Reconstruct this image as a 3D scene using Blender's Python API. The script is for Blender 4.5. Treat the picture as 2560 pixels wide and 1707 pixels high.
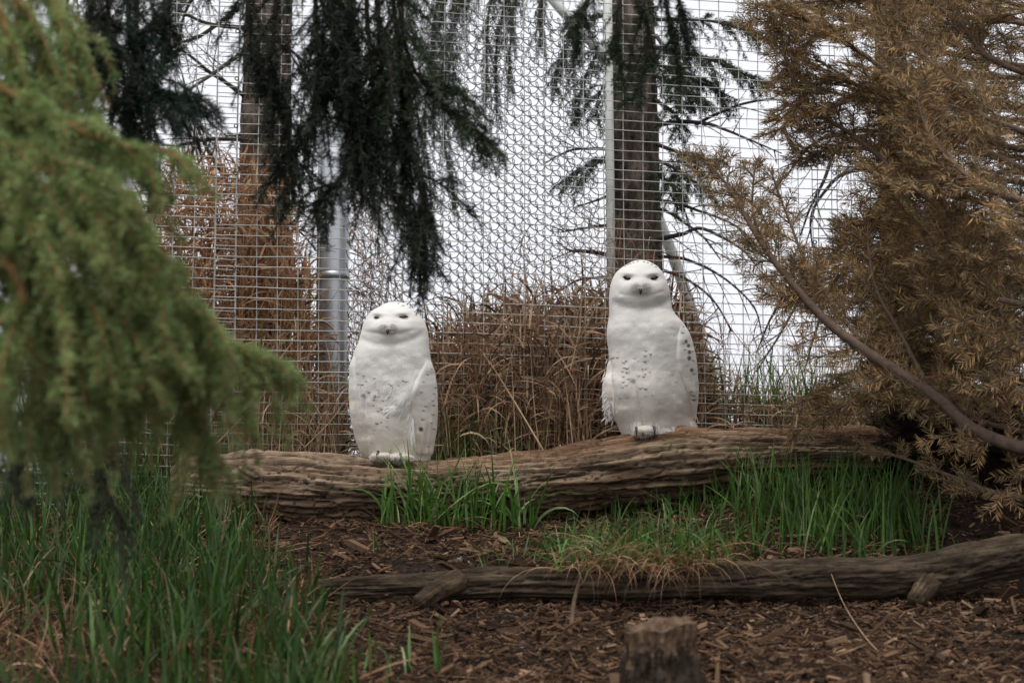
import bpy, math, random
import numpy as np
from mathutils import Vector, Matrix

rng = np.random.default_rng(7)
random.seed(7)
for o in list(bpy.data.objects):
    bpy.data.objects.remove(o)
scene = bpy.context.scene
COL = scene.collection

# ------------------------------------------------------------------ camera
CAM = np.array([0.0, -5.0, 1.5])
PITCH = math.radians(5.5)
FPX = 3600.0
cam_d = bpy.data.cameras.new('camera')
cam = bpy.data.objects.new('camera', cam_d)
COL.objects.link(cam)
cam.location = CAM
cam.rotation_euler = (math.pi / 2 + PITCH, 0, 0)
cam_d.sensor_width = 36.0
cam_d.lens = 36.0 * FPX / 2560.0
cam_d.clip_start = 0.05
cam_d.clip_end = 2000
cam_d.dof.use_dof = True
cam_d.dof.focus_distance = 5.0
cam_d.dof.aperture_fstop = 3.6
scene.camera = cam

# ------------------------------------------------------------------ light
SUN_EL, SUN_AZ = math.radians(70), math.radians(205)      # high, behind the viewer, veiled by cloud
world = bpy.data.worlds.new('World')
scene.world = world
world.use_nodes = True
wn = world.node_tree.nodes
wl = world.node_tree.links
wn.clear()
w_out = wn.new('ShaderNodeOutputWorld')
w_bg = wn.new('ShaderNodeBackground')
w_sky = wn.new('ShaderNodeTexSky')
w_sky.sky_type = 'NISHITA'
w_sky.sun_disc = False
w_sky.sun_elevation = SUN_EL
w_sky.sun_rotation = SUN_AZ
w_sky.dust_density = 5.0
w_hs = wn.new('ShaderNodeHueSaturation')
w_hs.inputs['Saturation'].default_value = 0.12
w_mx = wn.new('ShaderNodeMixRGB')
w_mx.inputs['Fac'].default_value = 0.8
w_mx.inputs['Color2'].default_value = (7.7, 7.8, 8.35, 1)     # even overcast veil
wl.new(w_sky.outputs[0], w_hs.inputs['Color'])
wl.new(w_hs.outputs[0], w_mx.inputs['Color1'])
wl.new(w_mx.outputs[0], w_bg.inputs['Color'])
w_bg.inputs['Strength'].default_value = 0.13
wl.new(w_bg.outputs[0], w_out.inputs['Surface'])

sun_d = bpy.data.lights.new('sun', 'SUN')
sun_d.energy = 1.5
sun_d.angle = math.radians(25)
sun_d.color = (1.0, 0.96, 0.9)
sun = bpy.data.objects.new('sun', sun_d)
COL.objects.link(sun)
_az = SUN_AZ
sdir = Vector((math.sin(_az) * math.cos(SUN_EL), math.cos(_az) * math.cos(SUN_EL), math.sin(SUN_EL)))
sun.rotation_euler = sdir.to_track_quat('Z', 'Y').to_euler()
sun.location = (0, 0, 8)

scene.render.engine = 'CYCLES'
scene.view_settings.view_transform = 'Standard'
scene.view_settings.look = 'None'
scene.view_settings.exposure = 0.15
scene.view_settings.gamma = 1.0
scene.view_settings.use_curve_mapping = False

# ------------------------------------------------------------------ helpers
def P(px, py, Y):
    """photo pixel (2560x1707) -> world point on the plane y=Y"""
    px = np.asarray(px, float); py = np.asarray(py, float); Y = np.asarray(Y, float)
    dx = (px - 1280) / FPX; dy = (853.5 - py) / FPX
    cp, sp = math.cos(PITCH), math.sin(PITCH)
    t = (Y - CAM[1]) / (cp - dy * sp)
    return np.stack(np.broadcast_arrays(CAM[0] + t * dx, Y + 0 * t, CAM[2] + t * (dy * cp + sp)), -1)

def proj(p):
    d = np.asarray(p, float) - CAM
    cp, sp = math.cos(PITCH), math.sin(PITCH)
    f = d[..., 1] * cp + d[..., 2] * sp
    u = -d[..., 1] * sp + d[..., 2] * cp
    return 1280 + FPX * d[..., 0] / f, 853.5 - FPX * u / f

def unit(v):
    v = np.asarray(v, float)
    return v / np.maximum(np.linalg.norm(v, axis=-1, keepdims=True), 1e-9)

def sstep(a, b, x):
    t = np.clip((np.asarray(x, float) - a) / (b - a), 0, 1)
    return t * t * (3 - 2 * t)

def _hash(ix, iy, iz):
    h = (ix * 374761393 + iy * 668265263 + iz * 2147483647 + 1274126177) & 0xffffffff
    h = ((h ^ (h >> 13)) * 1274126177) & 0xffffffff
    h = ((h ^ (h >> 16)) * 2246822519) & 0xffffffff
    return ((h ^ (h >> 15)) & 0xffff) / 65535.0

def vnoise(p):
    p = np.asarray(p, float)
    i = np.floor(p).astype(np.int64); f = p - i
    f = f * f * (3 - 2 * f)
    r = 0
    for a in (0, 1):
        for b in (0, 1):
            for c in (0, 1):
                w = (f[..., 0] if a else 1 - f[..., 0]) * (f[..., 1] if b else 1 - f[..., 1]) * (f[..., 2] if c else 1 - f[..., 2])
                r = r + w * _hash(i[..., 0] + a, i[..., 1] + b, i[..., 2] + c)
    return r * 2 - 1

def fbm(p, oct=4):
    r = 0; a = 0.5
    p = np.asarray(p, float)
    for k in range(oct):
        r = r + a * vnoise(p + 17.3 * k); p = p * 2.03; a *= 0.5
    return r

def catmull(pts, n):
    pts = np.asarray(pts, float)
    if len(pts) == 2:
        t = np.linspace(0, 1, n)[:, None]
        return pts[0] * (1 - t) + pts[1] * t
    q = np.vstack([2 * pts[0] - pts[1], pts, 2 * pts[-1] - pts[-2]])
    seg = np.linspace(0, len(pts) - 1 - 1e-6, n)
    i = seg.astype(int); t = (seg - i)[:, None]
    a, b, c, d = q[i], q[i + 1], q[i + 2], q[i + 3]
    return 0.5 * (2 * b + (c - a) * t + (2 * a - 5 * b + 4 * c - d) * t ** 2 + (3 * b - a - 3 * c + d) * t ** 3)

class MB:
    """collects vertices, faces and vertex colours; build() links them as one mesh object"""
    def __init__(self):
        self.v = []; self.c = []; self.f = []; self.n = 0
    def add(self, v, f, c=(1, 1, 1)):
        v = np.asarray(v, float).reshape(-1, 3)
        f = np.asarray(f, np.int64)
        c = np.asarray(c, float)
        if c.ndim == 1:
            c = np.broadcast_to(c, (len(v), 3))
        self.v.append(v); self.c.append(c.reshape(-1, 3)); self.f.append(f + self.n); self.n += len(v)
    def build(self, name, mat, parent=None, smooth=False, origin=None):
        V = np.vstack(self.v); C = np.vstack(self.c)
        if origin is not None:
            V = V - np.asarray(origin)
        me = bpy.data.meshes.new(name)
        me.vertices.add(len(V)); me.vertices.foreach_set('co', V.astype(np.float32).ravel())
        sizes = np.concatenate([np.full(len(f), f.shape[1]) for f in self.f])
        loops = np.concatenate([f.ravel() for f in self.f])
        me.loops.add(len(loops)); me.loops.foreach_set('vertex_index', loops.astype(np.int32))
        me.polygons.add(len(sizes))
        me.polygons.foreach_set('loop_start', np.concatenate([[0], np.cumsum(sizes)[:-1]]).astype(np.int32))
        me.polygons.foreach_set('use_smooth', np.full(len(sizes), smooth))
        at = me.color_attributes.new('Col', 'FLOAT_COLOR', 'POINT')
        at.data.foreach_set('color', np.hstack([C, np.ones((len(C), 1))]).astype(np.float32).ravel())
        me.update(calc_edges=True)
        me.validate()
        me.materials.append(mat)
        o = bpy.data.objects.new(name, me)
        COL.objects.link(o)
        if origin is not None:
            o.location = origin
        if parent is not None:
            o.parent = parent
            o.location = Vector(o.location) - parent_world(parent)
        return o

def parent_world(o):
    p = Vector((0, 0, 0))
    while o is not None:
        p = p + Vector(o.location); o = o.parent
    return p

def tag(o, label=None, cat=None, group=None, kind=None):
    if label: o['label'] = label
    if cat: o['category'] = cat
    if group: o['group'] = group
    if kind: o['kind'] = kind
    return o

def empty(name, loc, label, cat, group=None):
    o = bpy.data.objects.new(name, None)
    o.empty_display_size = 0.1
    COL.objects.link(o)
    o.location = loc
    return tag(o, label, cat, group)

def tube_batch(mb, tw, r0, r1, sides=4, col=(1, 1, 1), power=1.0):
    """tubes round a batch of polylines tw (N,K,3)"""
    tw = np.asarray(tw, float)
    N, K, _ = tw.shape
    T = unit(np.gradient(tw, axis=1))
    ref = np.where(np.abs(T[..., 2:3]) > 0.9, np.array([1.0, 0, 0]), np.array([0, 0, 1.0]))
    ref0 = np.broadcast_to(ref[:, :1], T.shape)
    A = unit(np.cross(T, ref0)); B = np.cross(T, A)
    t = np.linspace(0, 1, K) ** power
    r0 = np.broadcast_to(np.asarray(r0, float), (N,)); r1 = np.broadcast_to(np.asarray(r1, float), (N,))
    R = r0[:, None] * (1 - t) + r1[:, None] * t
    ph = np.arange(sides) / sides * 2 * math.pi
    V = tw[:, :, None] + R[:, :, None, None] * (np.cos(ph)[:, None] * A[:, :, None] + np.sin(ph)[:, None] * B[:, :, None])
    idx = np.arange(N * K * sides).reshape(N, K, sides)
    a = idx[:, :-1]; b = idx[:, 1:]
    F = np.stack([a, np.roll(a, -1, 2), np.roll(b, -1, 2), b], -1).reshape(-1, 4)
    col = np.asarray(col, float)
    if col.ndim == 2:
        col = np.repeat(col, K * sides, 0)
    mb.add(V, F, col)

def tube(mb, path, radii, sides=8, col=(1, 1, 1), cap=True):
    path = np.asarray(path, float); K = len(path)
    T = unit(np.gradient(path, axis=0))
    A = np.zeros_like(T)
    a = unit(np.cross(T[0], [0, 0, 1.0] if abs(T[0][2]) < .9 else [1.0, 0, 0]))
    for k in range(K):
        a = unit(a - T[k] * np.dot(a, T[k])); A[k] = a
    B = np.cross(T, A)
    R = np.broadcast_to(np.asarray(radii, float), (K,)) if np.ndim(radii) == 0 else np.asarray(radii, float)
    ph = np.arange(sides) / sides * 2 * math.pi
    V = path[:, None] + R[:, None, None] * (np.cos(ph)[None, :, None] * A[:, None] + np.sin(ph)[None, :, None] * B[:, None])
    idx = np.arange(K * sides).reshape(K, sides)
    a_, b_ = idx[:-1], idx[1:]
    F = np.stack([a_, np.roll(a_, -1, 1), np.roll(b_, -1, 1), b_], -1).reshape(-1, 4)
    off = mb.n
    mb.add(V, F, col)
    if cap:
        mb.f.append(idx[0][::-1][None] + off); mb.f.append(idx[-1][None] + off)

def ribbons(mb, base, az, phi0, curl, L, W, col, seg=5, twist=None, tipcol=None, flatten=True):
    """grass blades: base (N,3), lean azimuth, start lean from vertical, total curl (rad), length, width"""
    N = len(base)
    s = np.linspace(0, 1, seg + 1)
    ph = phi0[:, None] + curl[:, None] * s ** 1.3
    d = np.stack([np.sin(ph) * np.cos(az)[:, None], np.sin(ph) * np.sin(az)[:, None], np.cos(ph)], -1)
    step = (L / seg)[:, None, None] * d
    c = np.concatenate([base[:, None], base[:, None] + np.cumsum(step[:, :-1], 1)], 1)
    side = np.stack([-np.sin(az), np.cos(az), 0 * az], -1)[:, None]
    tw = (rng.uniform(-1.2, 1.2, N) if twist is None else twist)[:, None] * (0.4 + s)
    nrm = np.cross(d, np.broadcast_to(side, d.shape))
    sv = side * np.cos(tw)[..., None] + nrm * np.sin(tw)[..., None]
    w = (W[:, None] * np.clip(1.0 - s ** 2.2, 0.03, 1) * (0.6 + 0.4 * np.minimum(1, s * 4)))[..., None] / 2
    V = np.stack([c - sv * w, c + sv * w], 2)
    idx = np.arange(N * (seg + 1) * 2).reshape(N, seg + 1, 2)
    F = np.stack([idx[:, :-1, 0], idx[:, :-1, 1], idx[:, 1:, 1], idx[:, 1:, 0]], -1).reshape(-1, 4)
    C = np.repeat(col[:, None], seg + 1, 1)
    if tipcol is not None:
        C = C * (1 - s[None, :, None] ** 2) + tipcol[:, None] * s[None, :, None] ** 2
    C = np.repeat(C[:, :, None], 2, 2)
    mb.add(V, F, C.reshape(-1, 3))

# ------------------------------------------------------------------ materials
def new_mat(name):
    m = bpy.data.materials.new(name); m.use_nodes = True
    nt = m.node_tree; nt.nodes.clear()
    out = nt.nodes.new('ShaderNodeOutputMaterial')
    return m, nt, out

def leaf_mat(name, rough=0.55, trans=0.25, spec=0.3, noise=0.35, nscale=30):
    m, nt, out = new_mat(name)
    at = nt.nodes.new('ShaderNodeAttribute'); at.attribute_name = 'Col'
    nz = nt.nodes.new('ShaderNodeTexNoise'); nz.inputs['Scale'].default_value = nscale; nz.inputs['Detail'].default_value = 3
    tc = nt.nodes.new('ShaderNodeTexCoord')
    nt.links.new(tc.outputs['Object'], nz.inputs['Vector'])
    mr = nt.nodes.new('ShaderNodeMapRange')
    mr.inputs['From Min'].default_value = 0.25; mr.inputs['From Max'].default_value = 0.75
    mr.inputs['To Min'].default_value = 1 - noise; mr.inputs['To Max'].default_value = 1 + noise
    nt.links.new(nz.outputs[0], mr.inputs['Value'])
    mu = nt.nodes.new('ShaderNodeVectorMath'); mu.operation = 'SCALE'
    nt.links.new(at.outputs['Color'], mu.inputs[0]); nt.links.new(mr.outputs[0], mu.inputs['Scale'])
    b = nt.nodes.new('ShaderNodeBsdfPrincipled')
    b.inputs['Roughness'].default_value = rough; b.inputs['Specular IOR Level'].default_value = spec
    nt.links.new(mu.outputs[0], b.inputs['Base Color'])
    if trans > 0:
        t = nt.nodes.new('ShaderNodeBsdfTranslucent')
        nt.links.new(mu.outputs[0], t.inputs['Color'])
        mx = nt.nodes.new('ShaderNodeMixShader'); mx.inputs[0].default_value = trans
        nt.links.new(b.outputs[0], mx.inputs[1]); nt.links.new(t.outputs[0], mx.inputs[2])
        nt.links.new(mx.outputs[0], out.inputs[0])
    else:
        nt.links.new(b.outputs[0], out.inputs[0])
    return m

def wood_mat(name, cols, scale=(6, 6, 6), rough=0.85, bump=0.6, bscale=40, voro=0, use_col=True, bdist=0.01):
    """cols: list of (pos, rgb) for a noise ramp, multiplied by the vertex colour"""
    m, nt, out = new_mat(name)
    tc = nt.nodes.new('ShaderNodeTexCoord')
    mp = nt.nodes.new('ShaderNodeMapping'); mp.inputs['Scale'].default_value = scale
    nt.links.new(tc.outputs['Object'], mp.inputs['Vector'])
    nz = nt.nodes.new('ShaderNodeTexNoise'); nz.inputs['Scale'].default_value = 1; nz.inputs['Detail'].default_value = 9
    nz.inputs['Roughness'].default_value = 0.68
    nt.links.new(mp.outputs[0], nz.inputs['Vector'])
    rp = nt.nodes.new('ShaderNodeValToRGB')
    el = rp.color_ramp.elements
    while len(el) < len(cols): el.new(0.5)
    for e, (p, c) in zip(el, cols):
        e.position = p; e.color = (*c, 1)
    nt.links.new(nz.outputs[0], rp.inputs[0])
    b = nt.nodes.new('ShaderNodeBsdfPrincipled')
    b.inputs['Roughness'].default_value = rough; b.inputs['Specular IOR Level'].default_value = 0.2
    src = rp.outputs[0]
    if use_col:
        at = nt.nodes.new('ShaderNodeAttribute'); at.attribute_name = 'Col'
        mu = nt.nodes.new('ShaderNodeVectorMath'); mu.operation = 'MULTIPLY'
        nt.links.new(at.outputs['Color'], mu.inputs[0]); nt.links.new(src, mu.inputs[1]); src = mu.outputs[0]
    nt.links.new(src, b.inputs['Base Color'])
    n2 = nt.nodes.new('ShaderNodeTexNoise'); n2.inputs['Scale'].default_value = bscale / 6; n2.inputs['Detail'].default_value = 8
    n2.inputs['Roughness'].default_value = 0.7
    nt.links.new(mp.outputs[0], n2.inputs['Vector'])
    h = n2.outputs[0]
    if voro:
        vo = nt.nodes.new('ShaderNodeTexVoronoi'); vo.feature = 'DISTANCE_TO_EDGE'; vo.inputs['Scale'].default_value = voro
        nt.links.new(mp.outputs[0], vo.inputs['Vector'])
        ad = nt.nodes.new('ShaderNodeMath'); ad.operation = 'ADD'
        nt.links.new(vo.outputs['Distance'], ad.inputs[0]); nt.links.new(h, ad.inputs[1]); h = ad.outputs[0]
    bp = nt.nodes.new('ShaderNodeBump'); bp.inputs['Strength'].default_value = bump; bp.inputs['Distance'].default_value = bdist
    nt.links.new(h, bp.inputs['Height']); nt.links.new(bp.outputs[0], b.inputs['Normal'])
    nt.links.new(b.outputs[0], out.inputs[0])
    return m

def metal_mat(name, col, rough=0.45, metallic=0.6, nscale=8, var=0.25):
    m, nt, out = new_mat(name)
    tc = nt.nodes.new('ShaderNodeTexCoord')
    nz = nt.nodes.new('ShaderNodeTexNoise'); nz.inputs['Scale'].default_value = nscale; nz.inputs['Detail'].default_value = 6
    nt.links.new(tc.outputs['Object'], nz.inputs['Vector'])
    rp = nt.nodes.new('ShaderNodeValToRGB')
    rp.color_ramp.elements[0].position = .3; rp.color_ramp.elements[1].position = .7
    rp.color_ramp.elements[0].color = (*[c * (1 - var) for c in col], 1)
    rp.color_ramp.elements[1].color = (*[min(1, c * (1 + var)) for c in col], 1)
    nt.links.new(nz.outputs[0], rp.inputs[0])
    b = nt.nodes.new('ShaderNodeBsdfPrincipled')
    b.inputs['Metallic'].default_value = metallic; b.inputs['Roughness'].default_value = rough
    nt.links.new(rp.outputs[0], b.inputs['Base Color'])
    nt.links.new(b.outputs[0], out.inputs[0])
    return m

M_grass = leaf_mat('grass_blades', rough=0.45, trans=0.3, spec=0.35)
M_dry = leaf_mat('dry_grass', rough=0.8, trans=0.2, spec=0.15)
M_needle = leaf_mat('spruce_needles', rough=0.5, trans=0.08, spec=0.3)
M_needle_soft = leaf_mat('soft_spruce_needles', rough=0.55, trans=0.45, spec=0.25)
M_brown = leaf_mat('dead_fir_needles', rough=0.75, trans=0.15, spec=0.15)
M_twig = wood_mat('twig_bark', [(0.3, (0.5, 0.5, 0.5)), (0.7, (1.2, 1.2, 1.2))], scale=(40, 40, 40), bump=0.3, bdist=0.002)
M_bark = wood_mat('spruce_bark', [(0.34, (0.03, 0.022, 0.017)), (0.48, (0.13, 0.10, 0.076)), (0.66, (0.30, 0.245, 0.195))],
                  scale=(22, 22, 9), bump=1.0, voro=1.6, bdist=0.02)
M_log = wood_mat('weathered_log_wood', [(0.34, (0.075, 0.05, 0.032)), (0.44, (0.25, 0.172, 0.11)), (0.55, (0.40, 0.29, 0.195)), (0.7, (0.56, 0.45, 0.33))],
                 scale=(4.0, 24, 28), bump=1.0, bdist=0.016)
M_oldlog = wood_mat('dark_damp_log', [(0.33, (0.02, 0.014, 0.009)), (0.5, (0.065, 0.045, 0.028)), (0.7, (0.14, 0.105, 0.068))],
                    scale=(9, 26, 26), bump=0.8, bdist=0.008)
M_stump = wood_mat('stump_bark', [(0.3, (0.03, 0.022, 0.016)), (0.55, (0.09, 0.065, 0.045)), (0.8, (0.19, 0.145, 0.105))],
                   scale=(34, 34, 14), bump=1.0, voro=1.2, bdist=0.012)
M_cut = wood_mat('stump_cut_wood', [(0.3, (0.05, 0.03, 0.018)), (0.5, (0.14, 0.088, 0.054)), (0.75, (0.26, 0.18, 0.115))],
                 scale=(60, 60, 9), bump=0.8, bdist=0.006)
M_ground = wood_mat('forest_soil', [(0.3, (0.018, 0.012, 0.008)), (0.5, (0.045, 0.028, 0.018)), (0.75, (0.085, 0.055, 0.036))],
                    scale=(30, 30, 30), bump=1.0, bdist=0.02, use_col=False)
M_chip = leaf_mat('bark_mulch', rough=0.9, trans=0.0, spec=0.1, noise=0.3, nscale=120)
M_wire = metal_mat('galvanised_wire', (0.42, 0.42, 0.385), rough=0.55, metallic=0.25)
M_chain = metal_mat('chain_link_wire', (0.13, 0.135, 0.135), rough=0.6, metallic=0.15)
M_post = metal_mat('galvanised_post', (0.46, 0.49, 0.51), rough=0.38, metallic=0.7, nscale=5, var=0.12)
M_pole = metal_mat('painted_pale_pole', (0.55, 0.56, 0.52), rough=0.6, metallic=0.05, nscale=14, var=0.2)
M_ring = metal_mat('dark_clip', (0.05, 0.045, 0.04), rough=0.6, metallic=0.5)

# ------------------------------------------------------------------ ground
GY = np.array([-60, -8, -5, -3.5, -2.6, -1.9, -1.0, -0.86, -0.70, -0.1, 0.2, 0.45, 0.85, 1.3, 2.0, 4.0, 10, 60, 400.])
GZ = np.array([-1.8, -1.5, -1.5, -.86, -.58, -.435, -.35, -.335, -.25, -.155, -.07, .0, .07, .03, -.35, -1.5, -4.0, -9, -14.])
def gz(x, y):
    x = np.asarray(x, float); y = np.asarray(y, float)
    z = np.interp(y, GY, GZ)
    up = 0.13 * sstep(0.2, 1.4, x) * sstep(-0.75, -0.2, y) * (1 - sstep(1.2, 2.5, y))
    left = -0.03 * sstep(-0.5, -1.6, x) * sstep(-1.0, -0.3, y)
    near = sstep(6, 3, np.hypot(x, y))
    bump = 0.030 * fbm(np.stack([x * 1.7, y * 1.7, 0 * x], -1), 3) + 0.012 * fbm(np.stack([x * 9, y * 9, 0 * x + 3], -1), 3)
    return 1.5 + z + up + left + bump * near

def build_ground():
    mb = MB()
    xs = np.unique(np.concatenate([np.linspace(-2.6, 2.6, 210), np.linspace(-9, 9, 60), np.linspace(-400, 400, 40)]))
    ys = np.unique(np.concatenate([np.linspace(-3.2, 1.6, 200), np.linspace(-9, 9, 70), np.linspace(-60, 400, 60)]))
    X, Y = np.meshgrid(xs, ys)
    V = np.stack([X, Y, gz(X, Y)], -1)
    n, m = X.shape
    idx = np.arange(n * m).reshape(n, m)
    F = np.stack([idx[:-1, :-1], idx[:-1, 1:], idx[1:, 1:], idx[1:, :-1]], -1).reshape(-1, 4)
    mb.add(V, F)
    tag(mb.build('ground', M_ground, smooth=True), kind='structure')
build_ground()

def on_ground(px, py):
    """world point where the ray of a pixel meets the ground"""
    ys = np.linspace(-3.4, 1.2, 400)
    p = P(np.full(400, px), np.full(400, py), ys)
    below = p[:, 2] < gz(p[:, 0], p[:, 1])
    k = np.argmax(below) if below.any() else 399
    return p[k]

# ------------------------------------------------------------------ mulch
def chips():
    mb = MB()
    N = 52000
    y = rng.uniform(-2.75, 0.15, N); x = rng.uniform(-0.44, 0.44, N) * (y + 5) * 0.95
    px, py = proj(np.stack([x, y, gz(x, y)], -1))
    edge = 620 + (py - 1150) * 0.45
    keep = (rng.random(N) < np.where(px < edge - 60, 0.35, 1.0)) & (px > -60) & (px < 2640)
    x, y = x[keep], y[keep]; N = len(x)
    L = rng.lognormal(math.log(0.016), 0.6, N).clip(0.006, 0.085)
    small = rng.random(N) < 0.45
    L = np.where(small, L * 0.55, L)
    W = L * rng.uniform(0.10, 0.36, N) + 0.0018; H = W * rng.uniform(0.18, 0.5, N) + 0.0012
    az = rng.normal(0, 0.9, N); tilt = rng.normal(0, 0.3, N); roll = rng.normal(0, 0.45, N)
    c, s = np.cos(az), np.sin(az)
    u = np.stack([c * np.cos(tilt), s * np.cos(tilt), np.sin(tilt)], -1)
    sd = np.stack([-s, c, 0 * s], -1); up = np.cross(u, sd)
    v = sd * np.cos(roll)[:, None] + up * np.sin(roll)[:, None]; w = np.cross(u, v)
    base = np.stack([x, y, gz(x, y) + H * 0.35 + np.abs(np.sin(tilt)) * L * 0.3 + rng.uniform(0, 0.012, N)], -1)
    cor = []
    for a in (-1, 1):
        ta = rng.uniform(0.35, 1.0, N) ; sk = rng.uniform(-0.5, 0.5, N)
        for b, d in ((-1, -1), (1, -1), (1, 1), (-1, 1)):
            cor.append(base + u * (a * L / 2 + b * sk * W / 2)[:, None] + v * (b * ta * W / 2)[:, None] + w * (d * H / 2)[:, None])
    V = np.stack(cor, 1)
    i = np.arange(N)[:, None] * 8
    F = np.concatenate([i + np.array(q) for q in ((0, 1, 2, 3), (7, 6, 5, 4), (0, 4, 5, 1), (1, 5, 6, 2), (2, 6, 7, 3), (3, 7, 4, 0))])
    pal = np.array([[.06, .035, .022], [.09, .052, .031], [.135, .08, .047], [.24, .155, .095], [.035, .022, .015], [.16, .09, .052]])
    k = rng.choice(len(pal), N, p=[.27, .27, .18, .07, .12, .09])
    col = pal[k] * rng.uniform(.7, 1.25, (N, 1))
    mb.add(V, F, np.repeat(col, 8, 0))
    o = mb.build('bark_mulch', M_chip)
    tag(o, 'reddish brown shredded bark mulch strewn over the bare slope', 'mulch', kind='stuff')
    # loose straw and needle litter
    mb = MB(); N = 6000
    y = rng.uniform(-2.7, 0.2, N); x = rng.uniform(-0.42, 0.42, N) * (y + 5)
    b = np.stack([x, y, gz(x, y) + 0.004 + rng.uniform(0, .012, N)], -1)
    pal = np.array([[.25, .155, .085], [.16, .085, .05], [.34, .23, .13]])
    ribbons(mb, b, rng.uniform(0, 6.28, N), rng.normal(1.5, .12, N), rng.normal(0, .5, N), rng.uniform(.02, .09, N), rng.uniform(.001, .0025, N),
            pal[rng.integers(0, 3, N)] * rng.uniform(.6, 1.2, (N, 1)), seg=3)
    tag(mb.build('straw_litter', M_dry), 'fine dead straw and fallen needles lying on the mulch', 'straw', kind='stuff')
chips()

# ------------------------------------------------------------------ logs
def log_mesh(mb, ctr, rad, nlen=420, nring=96, amp=0.014, grain=0.008, seed=0, squash=1.0, endtaper=(0.05, 0.05), tint=None):
    ctr = catmull(ctr, nlen); rad = np.interp(np.linspace(0, 1, nlen), np.linspace(0, 1, len(rad)), rad)
    t = np.linspace(0, 1, nlen)
    e = np.minimum(1, np.minimum(t / endtaper[0], (1 - t) / endtaper[1]))
    rad = rad * (0.25 + 0.75 * np.sqrt(np.clip(e, 0, 1)))
    T = unit(np.gradient(ctr, axis=0))
    A = unit(np.cross(T, [0, 0, 1.0])); B = np.cross(A, T)
    ph = np.arange(nring) / nring * 2 * math.pi
    s = np.concatenate([[0], np.cumsum(np.linalg.norm(np.diff(ctr, axis=0), axis=1))])
    S, PH = np.meshgrid(s, ph, indexing='ij')
    tw = PH + 0.5 * S
    ring = np.stack([np.cos(tw), np.sin(tw)], -1)
    lo = fbm(np.stack([S * 3 + seed, ring[..., 0] * 1.2, ring[..., 1] * 1.2], -1), 3)
    g1 = fbm(np.stack([S * 2.6 + seed + 9, ring[..., 0] * 4.5 + lo * 1.2, ring[..., 1] * 4.5 + lo * 1.2], -1), 3)
    g2 = fbm(np.stack([S * 5 + seed + 31, ring[..., 0] * 16, ring[..., 1] * 16], -1), 3)
    crack = -np.clip(0.07 - np.abs(g1), 0, 0.07) / .07 - .8 * np.clip(.05 - np.abs(g2), 0, .05) / .05
    R = rad[:, None] * np.ones_like(S) + amp * lo * 1.6 + grain * (g1 * 1.5 + g2 * 1.1) + grain * 1.1 * crack
    V = ctr[:, None] + R[..., None] * (np.cos(PH)[..., None] * A[:, None] + squash * np.sin(PH)[..., None] * B[:, None])
    idx = np.arange(nlen * nring).reshape(nlen, nring)
    a, b = idx[:-1], idx[1:]
    F = np.stack([a, b, np.roll(b, -1, 1), np.roll(a, -1, 1)], -1).reshape(-1, 4)
    col = np.ones(S.shape + (3,))
    grain_tone = np.clip(1.0 + 0.7 * g2 + 0.5 * crack + 0.5 * g1, 0.16, 1.4)  # tone follows the grain, darker in the cracks
    col = col * grain_tone[..., None]
    if tint is not None:
        col = tint(col, S, PH, lo, g1)
    off = mb.n
    mb.add(V, F, col.reshape(-1, 3))
    mb.f.append(idx[0][None] + off); mb.f.append(idx[-1][::-1][None] + off)

LOG = [(425, 1215, 60, .02), (520, 1222, 70, .01), (640, 1222, 86, .0), (760, 1224, 89, 0), (900, 1226, 82, 0), (1100, 1226, 74, 0),
       (1300, 1208, 78, 0), (1500, 1186, 86, .0), (1700, 1160, 90, .0), (1900, 1138, 72, .02), (2060, 1128, 56, .03), (2250, 1128, 48, .06)]
Y_LOG = 0.0
def log_top(px):
    a = np.array(LOG)
    return np.interp(px, a[:, 0], a[:, 1] - a[:, 2])
def make_log():
    ctr = np.array([P(a, b, Y_LOG + d) for a, b, c, d in LOG])
    rad = [c * 5.0 / FPX for a, b, c, d in LOG]
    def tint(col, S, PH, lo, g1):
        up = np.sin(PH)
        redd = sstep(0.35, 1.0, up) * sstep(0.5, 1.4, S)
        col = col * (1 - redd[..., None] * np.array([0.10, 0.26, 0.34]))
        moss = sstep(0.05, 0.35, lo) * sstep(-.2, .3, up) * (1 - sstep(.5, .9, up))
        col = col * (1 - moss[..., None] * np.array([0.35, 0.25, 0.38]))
        under_shade = sstep(0.1, -0.5, up + lo * .6)  # shade painted onto the underside of the log
        return col * (1 - under_shade[..., None] * np.array([.42, .46, .5]))
    mb = MB()
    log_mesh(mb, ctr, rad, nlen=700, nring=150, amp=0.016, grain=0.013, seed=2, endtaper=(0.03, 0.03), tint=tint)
    o = mb.build('fallen_log', M_log, smooth=True, origin=tuple(P(1300, 1290, 0)))
    tag(o, 'thick weathered tan log lying along the crest with both owls on it', 'log')
    # knuckle of the broken branch near the left end
    mb = MB()
    c = [P(700, 1215, -.05), P(625, 1185, -.09), P(598, 1165, -.1)]
    log_mesh(mb, c, [.045, .034, .026], nlen=60, nring=40, amp=.008, grain=.006, seed=5, endtaper=(.01, .12))
    mb.build('branch_knot', M_log, o, smooth=True)
make_log()

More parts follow.
